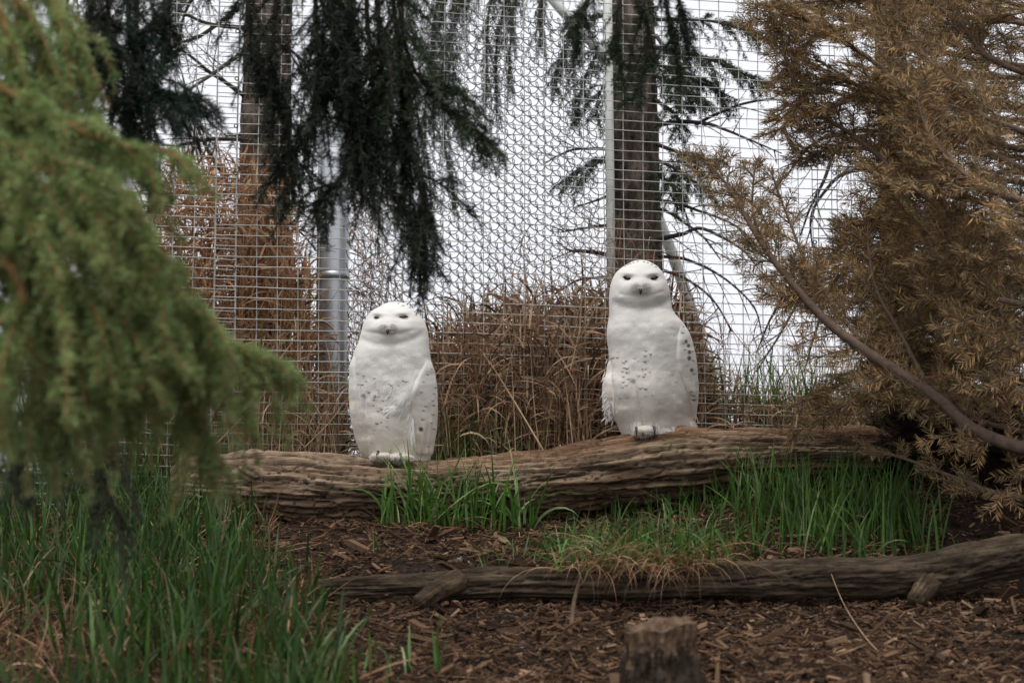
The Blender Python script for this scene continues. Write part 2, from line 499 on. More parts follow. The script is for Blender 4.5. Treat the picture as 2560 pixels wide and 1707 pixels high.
def make_low_log():
    L = [(700, 1478, 26), (760, 1476, 27), (900, 1472, 29), (1100, 1470, 36), (1300, 1460, 38), (1450, 1456, 38), (1700, 1452, 42), (1900, 1446, 47),
         (2100, 1441, 49), (2300, 1436, 52), (2400, 1420, 56), (2560, 1388, 52), (2750, 1355, 50)]
    Y0 = -0.93
    ctr = np.array([P(a, b, Y0) for a, b, c in L]); rad = [c * 4.07 / FPX for a, b, c in L]
    mb = MB()
    log_mesh(mb, ctr, rad, nlen=460, nring=84, amp=.010, grain=.006, seed=12, endtaper=(.02, .02))
    o = mb.build('fallen_branch_log', M_oldlog, smooth=True, origin=tuple(P(1300, 1500, Y0)))
    tag(o, 'thin dark moist log holding back the mulch below the owls', 'log')
    for k, (c, r) in enumerate((([P(1150, 1450, Y0 - .02), P(1085, 1480, Y0 - .09), P(1040, 1512, Y0 - .13)], [.034, .028, .022]),
                                ([P(2325, 1450, Y0 - .02), P(2300, 1482, Y0 - .09), P(2284, 1502, Y0 - .13)], [.036, .026, .022]))):
        mb = MB()
        log_mesh(mb, c, r, nlen=70, nring=40, amp=.004, grain=.003, seed=20 + k, endtaper=(.01, .06), tint=lambda col, *a: col * np.array([1.25, 1.2, 1.1]))
        mb.build('branch_stub', M_oldlog, o, smooth=True)
make_low_log()

def make_stump():
    Y0 = -2.0
    base = on_ground(1650, 1735); Y0 = -2.0
    c = P(1650, 1560, Y0); gx = c[0]; g0 = float(gz(c[0], Y0)) - 0.03
    top = c[2]
    nr, nh = 120, 90
    ph = np.arange(nr) / nr * 2 * math.pi
    hs = np.linspace(0, 1, nh)
    H, PH = np.meshgrid(hs, ph, indexing='ij')
    rr = 0.0735 + 0.006 * np.cos(2 * PH + .6) + 0.022 * (1 - H) ** 3
    rg = np.stack([np.cos(PH) * 3, np.sin(PH) * 3, H * 2.0], -1)
    rr = rr + 0.008 * fbm(rg, 3) + 0.013 * fbm(rg * np.array([3, 3, 4]) + 5, 4) - 0.012 * np.clip(.12 - np.abs(fbm(rg * np.array([1.8, 1.8, .5]) + 11, 2)), 0, .12) / .12
    peel = sstep(.66, .74, H + .30 * fbm(np.stack([np.cos(PH) * 2.5, np.sin(PH) * 2.5, H * 2], -1), 4))
    rr = rr * (1 - .075 * peel)
    ztop = top + 0.012 * np.cos(PH - .5) + .004 * np.sin(5 * PH)
    Z = g0 + (ztop - g0) * H
    V = np.stack([gx + rr * np.cos(PH), Y0 + rr * np.sin(PH), Z], -1)
    idx = np.arange(nh * nr).reshape(nh, nr)
    cutrow = int(nh * .80)
    o = empty('tree_stump', (gx, Y0, g0), 'short sawn stump with flaking bark standing in the bark mulch', 'stump')
    def rows(a, b):
        i = np.arange((b - a) * nr).reshape(b - a, nr)
        return np.stack([i[:-1], np.roll(i[:-1], -1, 1), np.roll(i[1:], -1, 1), i[1:]], -1).reshape(-1, 4)
    F = rows(0, nh); bare = (peel.reshape(-1)[F].mean(1) > .5)
    tone = np.repeat((.8 + .6 * fbm(rg * 4, 2))[..., None], 3, -1).reshape(-1, 3)
    for nm, mt, k in (('bark', M_stump, ~bare), ('bare_wood', M_cut, bare)):
        mb = MB(); used = np.unique(F[k]); remap = np.zeros(nh * nr, int); remap[used] = np.arange(len(used))
        mb.add(V.reshape(-1, 3)[used], remap[F[k]], tone[used]); mb.build(nm, mt, o, smooth=True)
    mb = MB()
    rings = 8; pts = []
    for k in range(rings):
        f = k / rings
        q = V[-1].copy(); q[:, :2] = (q[:, :2] - [gx, Y0]) * (1 - f) + [gx, Y0]; q[:, 2] -= .003 * math.sin(f * 9) + 0.006 * f
        pts.append(q)
    pts = np.array(pts); i = np.arange(rings * nr).reshape(rings, nr)
    F = np.stack([i[:-1], np.roll(i[:-1], -1, 1), np.roll(i[1:], -1, 1), i[1:]], -1).reshape(-1, 4)
    mb.add(pts, F); mb.f.append(i[-1][None]); mb.build('cut_top', M_cut, o, smooth=True)
make_stump()

# ------------------------------------------------------------------ snowy owls
def plumage_mat():
    m, nt, out = new_mat('white_plumage')
    at = nt.nodes.new('ShaderNodeAttribute'); at.attribute_name = 'Col'
    tc = nt.nodes.new('ShaderNodeTexCoord')
    mp = nt.nodes.new('ShaderNodeMapping'); mp.inputs['Scale'].default_value = (1, 1, .35)
    nt.links.new(tc.outputs['Object'], mp.inputs['Vector'])
    nz = nt.nodes.new('ShaderNodeTexNoise'); nz.inputs['Scale'].default_value = 260; nz.inputs['Detail'].default_value = 4
    nt.links.new(mp.outputs[0], nz.inputs['Vector'])
    b = nt.nodes.new('ShaderNodeBsdfPrincipled')
    b.inputs['Roughness'].default_value = .95; b.inputs['Specular IOR Level'].default_value = .05
    b.inputs['Sheen Weight'].default_value = .15; b.inputs['Sheen Roughness'].default_value = .6
    nt.links.new(at.outputs['Color'], b.inputs['Base Color'])
    bp = nt.nodes.new('ShaderNodeBump'); bp.inputs['Strength'].default_value = .25; bp.inputs['Distance'].default_value = .002
    nt.links.new(nz.outputs[0], bp.inputs['Height']); nt.links.new(bp.outputs[0], b.inputs['Normal'])
    nt.links.new(b.outputs[0], out.inputs[0])
    return m
M_owl = plumage_mat()
def gloss_mat(name, col, rough):
    m, nt, out = new_mat(name)
    b = nt.nodes.new('ShaderNodeBsdfPrincipled'); b.inputs['Roughness'].default_value = rough
    at = nt.nodes.new('ShaderNodeTexNoise'); at.inputs['Scale'].default_value = 300
    rp = nt.nodes.new('ShaderNodeValToRGB')
    rp.color_ramp.elements[0].color = (*[c * .7 for c in col], 1); rp.color_ramp.elements[1].color = (*[c * 1.3 for c in col], 1)
    nt.links.new(at.outputs[0], rp.inputs[0]); nt.links.new(rp.outputs[0], b.inputs['Base Color'])
    nt.links.new(b.outputs[0], out.inputs[0])
    return m
M_eye = gloss_mat('owl_eye', (.012, .008, .006), .15)
M_iris = gloss_mat('owl_iris', (.06, .022, .010), .2)
M_beak = gloss_mat('owl_beak', (.03, .03, .032), .35)
M_lid = gloss_mat('owl_eyelid', (.05, .042, .036), .6)

def smooth_tab(x, tab, col):
    t = np.array(tab, float)
    xs = np.linspace(t[0, 0], t[-1, 0], 800); ys = np.interp(xs, t[:, 0], t[:, col])
    k = np.hanning(25); k /= k.sum()
    yp = np.concatenate([2 * ys[0] - ys[12:0:-1], ys, 2 * ys[-1] - ys[-2:-14:-1]])
    return np.interp(x, xs, np.convolve(yp, k, 'valid'))

class Owl:
    def __init__(self, ox, oy, sc, tab, dep, Y0, spots, bumps, lines, base_v, warm, bk):
        self.__dict__.update(locals())
        self.m = 5.0 / FPX / sc                       # metres per crop pixel
        self.v0 = tab[0][0]; self.v1 = base_v
    def ring(self, v):
        """centre, half width (crop px) at row v; the crown closes as an ellipse"""
        l = smooth_tab(v, self.tab, 1); r = smooth_tab(v, self.tab, 2)
        c, a = (l + r) / 2, (r - l) / 2
        t = np.clip((v - self.v0) / 16., 0, 1)
        a = a * np.sqrt(np.clip(1 - (1 - t) ** 2, 0, 1))
        return c, a
    def surf(self, th, v, extra=0.0):
        """th: angle from the front (camera side), + to viewer's right; returns world points and (u,v)"""
        c, a = self.ring(v)
        b = a * smooth_tab(v, self.dep, 1)
        st, ct = np.sin(th), np.cos(th)
        u = c + a * st
        cy = smooth_tab(v, self.dep, 2)                # lean of the axis in crop px, + is back
        px = self.ox + u / self.sc; py = self.oy + v / self.sc
        w = P(px, py, np.full(np.shape(px), self.Y0)) + np.stack([0 * u, (cy - b * ct) * self.m, 0 * u], -1)
        qx, qy = proj(w)
        ua, va = (qx - self.ox) * self.sc, (qy - self.oy) * self.sc      # where the point shows in the photo
        d = self.disp(ua, va, ct) + extra
        w = w + np.stack([d * st, -d * ct, 0 * u], -1)
        return w, (ua, va)
    def disp(self, u, v, ct):
        front = np.clip(ct * 2.5, 0, 1)
        d = 0
        for (bu, bv, su, sv, h) in self.bumps:
            d = d + h * np.exp(-((u - bu) / su) ** 2 - ((v - bv) / sv) ** 2)
        for (pl, wdt, h) in self.lines:
            pl = np.array(pl, float); best = np.full(np.shape(u), 1e9)
            for a, b in zip(pl[:-1], pl[1:]):
                ab = b - a; t = np.clip(((u - a[0]) * ab[0] + (v - a[1]) * ab[1]) / (ab @ ab), 0, 1)
                best = np.minimum(best, np.hypot(u - a[0] - t * ab[0], v - a[1] - t * ab[1]))
            d = d + h * np.exp(-(best / wdt) ** 2)
        q = np.stack([u / 105, v / 95, 0 * u], -1)
        chest = sstep(480, 620, v)
        body = .0046 * fbm(q, 2) * (.2 + chest) + .0008 * fbm(q * 3.1 + 5, 2)
        return (d + body) * front
    def colour(self, u, v, ct):
        base = np.array([.76, .735, .69]); low = np.array(self.warm)  # low: yellowed plumage plus painted shading, darker toward the base
        w = sstep(650, 1450, v)[..., None]
        c = base * (1 - w) + low * w
        c = c * (1 + .11 * fbm(np.stack([u / 55, v / 48, 0 * u], -1), 2) * sstep(420, 600, v))[..., None]
        k = np.zeros(np.shape(u))
        for i, s in enumerate(self.spots):
            su, sv = s[0], s[1]; r = s[2] if len(s) > 2 else 10; st = s[3] if len(s) > 3 else .88
            an = (i * 2.4) % 2 - 1
            x = (u - su) / r / 1.2; y = (v - sv) / r / 1.1
            cres = np.exp(-((y + .55 * x * x - .25) ** 2) * 3.2 - x * x * .55) if r < 15 else np.exp(-(x * x + (y * .75) ** 2) * 1.3)
            k = np.maximum(k, st * sstep(.30, .72, cres))
        k = k * (ct > -.2)
        g = .42 * np.exp(-((u - self.bk[0]) / 58) ** 2 - ((v - self.bk[1] + 18) / 42) ** 2) + .5 * np.exp(-((u - self.bk[0]) / 26) ** 2 - ((v - self.bk[1]) / 26) ** 2)
        c = c * (1 - g[..., None] * np.array([.42, .45, .52]))
        dark = np.array([.10, .075, .055])
        return c * (1 - k[..., None]) + dark * k[..., None]

def grid_faces(n, m, wrap):
    i = np.arange(n * m).reshape(n, m)
    if wrap:
        return np.stack([i[:-1], i[1:], np.roll(i[1:], -1, 1), np.roll(i[:-1], -1, 1)], -1).reshape(-1, 4)
    return np.stack([i[:-1, :-1], i[1:, :-1], i[1:, 1:], i[:-1, 1:]], -1).reshape(-1, 4)

def make_owl(W, label, wings, eyes, beak, feet, tufts, nhair=6000):
    loc = P(W.ox + (W.tab[-1][1] + W.tab[-1][2]) / 2 / W.sc, W.oy + W.base_v / W.sc, W.Y0)
    o = empty('snowy_owl', tuple(loc), label, 'owl', 'owls on the log')
    nv, nt = 330, 288
    s = np.linspace(0, 1, nv)
    v = W.v0 + .3 + (W.v1 - W.v0 - .3) * (s ** 1.25)
    th = np.arange(nt) / nt * 2 * math.pi - math.pi
    TH, VV = np.meshgrid(th, v)
    pos, (U, VA) = W.surf(TH, VV)
    ct = np.cos(TH)
    col = W.colour(U, VA, ct)
    mb = MB()
    mb.add(pos, grid_faces(nv, nt, True), col.reshape(-1, 3))
    i = np.arange(nv * nt).reshape(nv, nt)
    mb.f.append(i[0][None]); mb.f.append(i[-1][::-1][None])
    body = mb.build('body', M_owl, o, smooth=True)
    fr = ct > .05
    FU, FV, FY = U[fr], VA[fr], pos[fr]
    def look(u, v):
        u = np.atleast_1d(u); v = np.atleast_1d(v)
        out = []
        for a, b in zip(u, v):
            k = np.argmin((FU - a) ** 2 + (FV - b) ** 2); out.append(P(W.ox + a / W.sc, W.oy + b / W.sc, FY[k][1]))
        return np.array(out)
    # wings: folded panels lying over the flanks
    for (va, vb, edge, sgn, thick, tipw) in wings:
        n, m = 150, 60
        vv = np.linspace(va, vb, n); e = np.array(edge, float)
        ue = smooth_tab(vv, e, 1)
        c, a = W.ring(vv)
        te = np.arcsin(np.clip((ue - c) / a, -.995, .995))
        tb = np.full(n, sgn * math.radians(165.))
        f = np.linspace(0, 1, m)
        TT = te[:, None] * (1 - f) + tb[:, None] * f
        VG = np.repeat(vv[:, None], m, 1)
        rowp = (sstep(0, .18, (vv - va) / (vb - va)) * (1 - .0 * vv))[:, None]
        prof = np.where(f < .06, -.006 + (thick + .006) * np.sin(f / .06 * math.pi / 2), thick)[None]
        feather = .0016 * np.sin(TT * 26 + VG * .004) * sstep(.45, .8, (VG - va) / (vb - va))
        ex = -.006 + (prof + .006) * (.25 + .75 * rowp) + feather * (f[None] > .06)
        w, (UU, VU) = W.surf(TT, VG, 0.0)
        st, cc = np.sin(TT), np.cos(TT)
        w = w + np.stack([ex * st, -ex * cc, 0 * ex], -1)
        # bottom edge tucks in
        tuck = sstep(.93, 1.0, (VG - va) / (vb - va))
        w = w - np.stack([.012 * tuck * st, -.012 * tuck * cc, 0 * tuck], -1)
        cl = W.colour(UU, VU, np.ones_like(cc))
        cl = cl * (1 - .16 * np.exp(-(f[None] / .06) ** 2) * sstep(.35, .6, (VG - va) / (vb - va)))[..., None] ** np.array([.6, 1.0, 1.5])
        mb = MB(); mb.add(w, grid_faces(n, m, False), cl.reshape(-1, 3))
        mb.build('wing', M_owl, o, smooth=True)
    # downy fringe
    mb = MB(); N = nhair
    hv = rng.uniform(W.v0 + 8, W.v1 - 5, N); ht = rng.uniform(-2.0, 2.0, N)
    p0, (hu, hva) = W.surf(ht, hv, -.0012); p1, _ = W.surf(ht + rng.normal(0, .03, N), hv + 26, .0)
    hc = W.colour(hu, hva, np.cos(ht))
    nrm = np.stack([np.sin(ht), -np.cos(ht), 0 * ht], -1)
    d = unit(p1 - p0); L = rng.uniform(.008, .015, N); lift = rng.uniform(.0, .14, N)
    head = sstep(480, 420, hv)
    L = L * (1 - .6 * head); lift = lift * (1 - .75 * head)
    e = p0 + unit(d + nrm * lift[:, None]) * L[:, None]; md = (p0 + e) / 2 + nrm * (.0010 * lift * 3)[:, None]
    sd = unit(np.cross(d, nrm)) * rng.uniform(.0006, .0016, N)[:, None]
    V = np.stack([p0 - sd, p0 + sd, md + sd, e, md - sd], 1)
    ii = np.arange(N)[:, None] * 5
    mb.add(V, ii + np.array([0, 1, 2, 4]), np.repeat(hc, 5, 0)); mb.f.append(ii + np.array([4, 2, 3]) )
    tag(mb.build('down', M_owl, o), kind='stuff')
    # loose tufts of flank plumes: (u,v, du,dv, n, length px, spread)
    for (u0, v0_, du, dv, n, ln, spu, spv, lf) in tufts:
        mb = MB()
        uu = u0 + rng.normal(0, spu, n); vq = v0_ + rng.normal(0, spv, n)
        b = look(uu, vq)
        dr = np.stack([du + rng.normal(0, 14 / ln, n), -np.abs(rng.normal(lf, lf * .5, n)), -dv + rng.normal(0, 14 / ln, n)], -1); dr = unit(dr)
        L = ln * W.m * rng.uniform(.6, 1.15, n)
        g = np.array([0, .25, -.25])
        q = [b, b + dr * (L * .35)[:, None], b + dr * (L * .7)[:, None] + g * (L * .10)[:, None], b + dr * L[:, None] + g * (L * .3)[:, None]]
        sdv = unit(np.cross(dr, np.array([0, -1, .2]))) * rng.uniform(.0009, .0022, n)[:, None]
        wd = (.7, 1, .8, .08)
        V = np.stack([x for p_, w_ in zip(q, wd) for x in (p_ - sdv * w_, p_ + sdv * w_)], 1)
        ii = np.arange(n)[:, None] * 8
        F = np.concatenate([ii + np.array([0, 1, 3, 2]), ii + np.array([2, 3, 5, 4]), ii + np.array([4, 5, 7, 6])])
        cc = np.array([.80, .775, .735]) * rng.uniform(.93, 1.04, (n, 1))
        mb.add(V, F, np.repeat(cc, 8, 0)); tag(mb.build('flank_plumes', M_owl, o), kind='stuff')
    # eyes: almond lenses
    for (eu, ev, hw, up, lo, tilt, iris) in eyes:
        def lens(hw, up, lo, bulge, du=0, dv=0, rings=5, k=28):
            a = np.linspace(0, 2 * math.pi, k, endpoint=False)
            prof = np.where(np.sin(a) > 0, lo, up)
            P0 = []
            c0 = look(eu, ev)[0]
            for r in np.linspace(1, 0, rings):
                x = r * hw * np.sign(np.cos(a)) * np.abs(np.cos(a)) ** .9 + du; y = r * prof * np.sin(a) * (np.abs(np.sin(a)) ** .35) + dv
                uu = eu + x * math.cos(tilt) - y * math.sin(tilt); vv = ev + x * math.sin(tilt) + y * math.cos(tilt)
                q = look(uu, vv); q[:, 1] = .35 * q[:, 1] + .65 * c0[1] - bulge * (1 - r * r) - .0012
                P0.append(q)
            P0 = np.array(P0); i = np.arange(rings * k).reshape(rings, k)
            return P0, np.stack([i[:-1], i[1:], np.roll(i[1:], -1, 1), np.roll(i[:-1], -1, 1)], -1).reshape(-1, 4), i[-1]
        mb = MB(); v_, f_, last = lens(hw * 1.18, up * 1.35, lo * 1.3, -.0006); mb.add(v_, f_); lid = mb.build('eyelid', M_lid, o, smooth=True)
        lid.data.materials[0] = M_lid
        mb = MB(); v_, f_, last = lens(hw, up, lo, .0022); mb.add(v_ - [0, .0012, 0], f_); eye = mb.build('eye', M_eye, o, smooth=True)
        if iris:
            mb = MB(); v_, f_, last = lens(min(hw * .5, max(up, lo) * 1.0), up * .8, lo * .85, .0018, du=iris); mb.add(v_ - [0, .0032, 0], f_); mb.build('iris', M_iris, eye, smooth=True)
    # beak
    bu, bv, bw, bh = beak
    c0 = look(bu, bv)[0]
    mb = MB(); k = 16; a = np.linspace(0, 2 * math.pi, k, endpoint=False); rows = []
    for t in np.linspace(0, 1, 9):
        r = bw * W.m * (1 - t) ** .6 * (.45 + .55 * min(1, t * 5 + .2)); z = c0[2] + (0.45 - t) * bh * W.m
        y = c0[1] - .006 - .006 * math.sin(t * math.pi * .9)
        rows.append(np.stack([c0[0] + r * np.cos(a), y + .9 * r * np.sin(a) - .0, z + 0 * a], -1))
    i = np.arange(9 * k).reshape(9, k)
    mb.add(np.array(rows), np.stack([i[:-1], i[1:], np.roll(i[1:], -1, 1), np.roll(i[:-1], -1, 1)], -1).reshape(-1, 4)); mb.f.append(i[0][None])
    mb.build('beak', M_beak, o, smooth=True)
    # bristles round the beak
    mb = MB(); n = 260
    aa = rng.uniform(-2.75, 2.75, n)           # 0 = down
    r0 = rng.uniform(4, 40, n); u0 = bu + np.sin(aa) * r0 * 1.2; v0_ = bv - 38 + np.cos(aa) * r0 * .8
    ln = rng.uniform(25, 75, n); u1 = u0 + np.sin(aa * .85) * ln; v1_ = v0_ + np.abs(np.cos(aa * .6)) * ln * .75
    b = look(u0, v0_) - [0, .003, 0]; e = look(u1, v1_) - [0, .004, 0]; md = (b + e) / 2 - [0, .005, 0]
    sdv = unit(np.cross(e - b, [0, -1.0, 0])) * .0005
    V = np.stack([b - sdv, b + sdv, md + sdv, e, md - sdv], 1); ii = np.arange(n)[:, None] * 5
    tone = rng.random((n, 1)); cc = np.array([.78, .75, .69]) * (1 - tone) + np.array([.52, .49, .43]) * tone
    mb.add(V, ii + np.array([0, 1, 2, 4]), np.repeat(cc, 5, 0)); mb.f.append(ii + np.array([4, 2, 3]))
    tag(mb.build('bristles', M_owl, o), kind='stuff')
    # feathered feet with talons
    for (fu, fv, fw, fh, fwd, tal) in feet:
        c = P(W.ox + fu / W.sc, W.oy + fv / W.sc, W.Y0 - fwd)
        mb = MB(); n1, n2 = 40, 48
        al = np.linspace(0, math.pi, n1); be = np.arange(n2) / n2 * 2 * math.pi
        A, B = np.meshgrid(al, be, indexing='ij')
        toe = 1 + .10 * np.cos(3 * B) * np.sin(A) ** 2
        x = fw * W.m * np.sin(A) * np.cos(B) * toe; y = .045 * np.sin(A) * np.sin(B); z = fh * W.m * np.cos(A)
        ps = np.stack([x, y, z], -1); ps = ps * (1 + .10 * fbm(ps * 90 + 3, 2))[..., None]
        mb.add(c + ps, grid_faces(n1, n2, True), (.66, .61, .53)); ft = mb.build('foot', M_owl, o, smooth=True)
        mb = MB(); n = 1400
        k = rng.integers(0, n1 * n2, n); bp = ps.reshape(-1, 3)[k]; dr = unit(unit(bp) + np.array([0, -.3, -.7]) + rng.normal(0, .25, (n, 3)))
        sdv = unit(np.cross(dr, rng.normal(0, 1, (n, 3)))) * .0008; ee = bp + dr * rng.uniform(.006, .014, (n, 1))
        mb.add(np.stack([bp - sdv, bp + sdv, ee], 1) + c, np.arange(n * 3).reshape(-1, 3), (.70, .66, .59)); tag(mb.build('foot_down', M_owl, ft), kind='stuff')
        for (tu, tv, tl, lean) in tal:
            s_ = np.linspace(0, 1, 10)
            b0 = P(W.ox + tu / W.sc, W.oy + tv / W.sc, W.Y0 - fwd - .028)
            pth = b0 + np.stack([lean * s_ * tl * W.m, -.014 * np.sin(s_ * 2.2), -(s_ ** 1.3) * tl * W.m + .002], -1)
            mb = MB(); tube(mb, pth, .0048 * (1 - s_) ** .7 + .0006, 10); mb.build('talon', M_beak, ft, smooth=True)
    return o

TAB_A = [(118, 520, 640), (150, 455, 692), (200, 370, 757), (250, 330, 798), (300, 305, 828), (350, 290, 845), (400, 276, 855), (450, 264, 860), (500, 242, 862), (550, 220, 868),
         (600, 208, 874), (700, 196, 892), (800, 190, 910), (900, 190, 918), (1000, 195, 920), (1100, 204, 918), (1200, 224, 910), (1300, 252, 895), (1400, 292, 880), (1475, 325, 868)]
DEP_A = [(118, .95, 0), (300, .92, 0), (450, .84, 10), (700, .78, 20), (1000, .74, 25), (1300, .70, 30), (1475, .62, 30)]
SPOT_A = [(260, 730), (310, 750), (325, 795), (395, 770), (290, 825, 13), (265, 820), (395, 815), (345, 890, 13), (425, 870), (400, 925, 15, .7), (390, 955), (430, 925), (470, 960), (540, 830, 13), (520, 820), (640, 790),
          (660, 800, 13), (600, 830), (540, 900), (320, 935), (385, 1000), (430, 1050, 13), (460, 1035), (510, 1105, 13), (425, 1155, 14), (455, 1145), (510, 1185), (400, 1210, 12, .4), (390, 1240, 14, .35), (380, 1320, 12, .35),
          (355, 1350, 10, .4), (830, 740), (800, 800), (695, 970), (830, 1010), (810, 1045), (800, 1120, 12, .9), (785, 1203, 19, .98), (880, 960), (890, 1000), (885, 1080), (905, 850, 12, .8), (860, 690), (780, 890),
          (850, 1355), (640, 150, 9), (700, 165, 9), (740, 200, 9), (760, 212, 9), (600, 130, 8), (680, 140, 8), (890, 900, 9), (870, 1150, 9), (890, 1200, 9)]
owl_a = Owl(820, 720, 3.409, TAB_A, DEP_A, .02, SPOT_A,
    bumps=[(415, 254, 42, 28, -.008), (640, 252, 60, 30, -.008), (430, 213, 60, 24, .006), (630, 210, 70, 24, .006), (508, 335, 75, 62, .015), (400, 345, 60, 45, .006), (640, 345, 80, 45, .006),
           (500, 425, 130, 34, .004), (715, 860, 55, 75, .009), (650, 950, 60, 60, .009), (590, 1030, 50, 36, .006), (300, 640, 90, 160, .006), (780, 640, 110, 180, .006), (470, 1250, 120, 200, .006), (640, 1250, 60, 200, -.006)],
    lines=[([(310, 450), (400, 478), (500, 486), (620, 470), (720, 440), (790, 400)], 30, -.0038), ([(330, 372), (430, 385), (510, 398), (600, 388), (720, 360)], 16, -.0016),
           ([(300, 930), (300, 1100), (325, 1300), (345, 1440)], 16, -.008)],
    base_v=1472, warm=(.66, .60, .51), bk=(510, 360))
make_owl(owl_a, 'shorter plump white owl with squinting eyes on the lower part of the log',
    wings=[(520, 1466, [(520, 262), (700, 262), (900, 268), (1100, 272), (1300, 300), (1466, 338)], -1, .006, .5),
           (560, 1462, [(560, 838), (700, 790), (800, 740), (900, 700), (1000, 690), (1100, 712), (1200, 738), (1300, 748), (1462, 752)], 1, .006, .5)],
    eyes=[(416, 252, 23, 10, 6, -.12, 0), (636, 247, 45, 12, 6, .03, 8)], beak=(510, 372, 17, 52),
    feet=[(455, 1432, 95, 34, .072, [(428, 1398, 52, -.25)]), (610, 1442, 100, 38, .078, [(618, 1420, 62, 0)])],
    tufts=[(725, 850, -.55, .8, 500, 70, 38, 60, .03), (655, 940, -.7, .7, 600, 75, 50, 55, .03), (585, 1035, -.85, .5, 240, 60, 45, 24, .04), (728, 1130, -.06, 1.0, 26, 170, 5, 40, .04), (640, 1205, -.9, .35, 10, 90, 10, 8, .08)])

TAB_B = [(98, 400, 500), (120, 365, 540), (150, 310, 590), (200, 252, 630), (250, 226, 655), (300, 211, 675), (350, 204, 685), (400, 201, 692), (450, 200, 698), (500, 203, 708), (550, 200, 745),
         (600, 191, 795), (650, 184, 825), (700, 183, 840), (750, 187, 857), (800, 195, 868), (850, 200, 880), (900, 200, 890), (1000, 190, 899), (1050, 170, 902), (1100, 158, 906), (1150, 158, 907),
         (1200, 158, 903), (1300, 182, 890), (1350, 218, 886), (1400, 262, 886), (1450, 285, 888), (1520, 315, 880)]
DEP_B = [(98, .95, 0), (300, .92, 0), (470, .84, 8), (700, .78, 20), (1000, .72, 25), (1300, .66, 30), (1520, .60, 30)]
SPOT_B = [(220, 885), (238, 880), (273, 878), (325, 918, 14, .7), (342, 905), (350, 965, 13), (330, 960), (315, 990), (355, 1000, 14), (320, 1030), (362, 1050), (325, 1075), (318, 1115, 12), (348, 1100), (295, 1205, 9, .8),
          (350, 1200, 13, .35), (490, 865, 12), (497, 825), (532, 850), (488, 910, 12), (410, 885, 14, .4), (478, 970, 12), (494, 968), (490, 1010), (480, 1030), (437, 1025), (525, 995), (455, 1125, 13, .7), (495, 1130, 13),
          (495, 1190, 12, .4), (545, 1180, 9, .4), (790, 630, 9), (780, 680, 11), (803, 748, 15, .98), (822, 782, 15, .98), (785, 765), (828, 833, 16, .98), (795, 815), (828, 882, 18, .98), (855, 825), (850, 975, 15, .95),
          (710, 1015, 10, .5), (740, 1070, 14, .4), (815, 1030, 12, .4), (865, 1180, 12, .9), (870, 1215, 14, .95), (850, 1150), (370, 125, 8), (395, 115, 8), (430, 106, 8), (350, 132, 8), (480, 110, 8), (510, 118, 8),
          (545, 130, 8), (575, 150, 8), (330, 145, 7), (250, 1060, 9, .4), (160, 1130, 9, .4), (195, 1195, 10, .4), (860, 900, 9), (870, 1010, 9), (720, 700, 9, .3), (840, 700, 9)]
owl_b = Owl(1460, 620, 3.2, TAB_B, DEP_B, .02, SPOT_B,
    bumps=[(348, 244, 48, 30, -.009), (557, 244, 48, 30, -.009), (370, 205, 60, 24, .007), (535, 205, 60, 24, .007), (450, 310, 75, 68, .016), (330, 330, 60, 50, .006), (575, 330, 60, 50, .006),
           (310, 400, 75, 45, .006), (570, 390, 80, 45, .005), (470, 425, 60, 34, .004), (330, 700, 110, 140, .006), (600, 700, 150, 170, .007), (330, 1100, 110, 240, .008), (560, 1150, 110, 260, .010), (420, 620, 60, 120, -.004)],
    lines=[([(255, 440), (330, 470), (430, 490), (530, 482), (620, 455), (680, 420)], 34, -.0050), ([(300, 372), (380, 380), (450, 388), (540, 376), (620, 350)], 16, -.0014),
           ([(395, 1080), (420, 1180), (445, 1290), (470, 1420)], 20, -.011), ([(200, 900), (215, 1020), (240, 1150), (255, 1300)], 14, -.005)],
    base_v=1512, warm=(.68, .635, .56), bk=(451, 340))
make_owl(owl_b, 'taller upright white owl with open dark eyes on the higher part of the log',
    wings=[(860, 1370, [(860, 212), (1000, 222), (1100, 226), (1250, 232), (1370, 240)], -1, .005, .5),
           (580, 1420, [(580, 752), (700, 722), (800, 705), (900, 700), (1000, 720), (1150, 785), (1300, 838), (1420, 862)], 1, .006, .5)],
    eyes=[(350, 240, 35, 13, 13, .16, 4), (557, 240, 32, 11, 12, -.16, 8)], beak=(451, 348, 17, 56),
    feet=[(480, 1462, 92, 46, .075, [(418, 1442, 66, -.02), (562, 1436, 72, .0), (470, 1470, 40, .0)])],
    tufts=[(465, 1410, .0, 1.0, 160, 45, 40, 12, .12), (185, 1130, -.25, .97, 160, 55, 12, 70, .05), (200, 1270, -.05, 1.0, 120, 55, 16, 40, .05), (872, 1410, .25, .95, 60, 50, 14, 25, .08), (600, 1450, .0, 1.0, 120, 55, 110, 14, .12)])

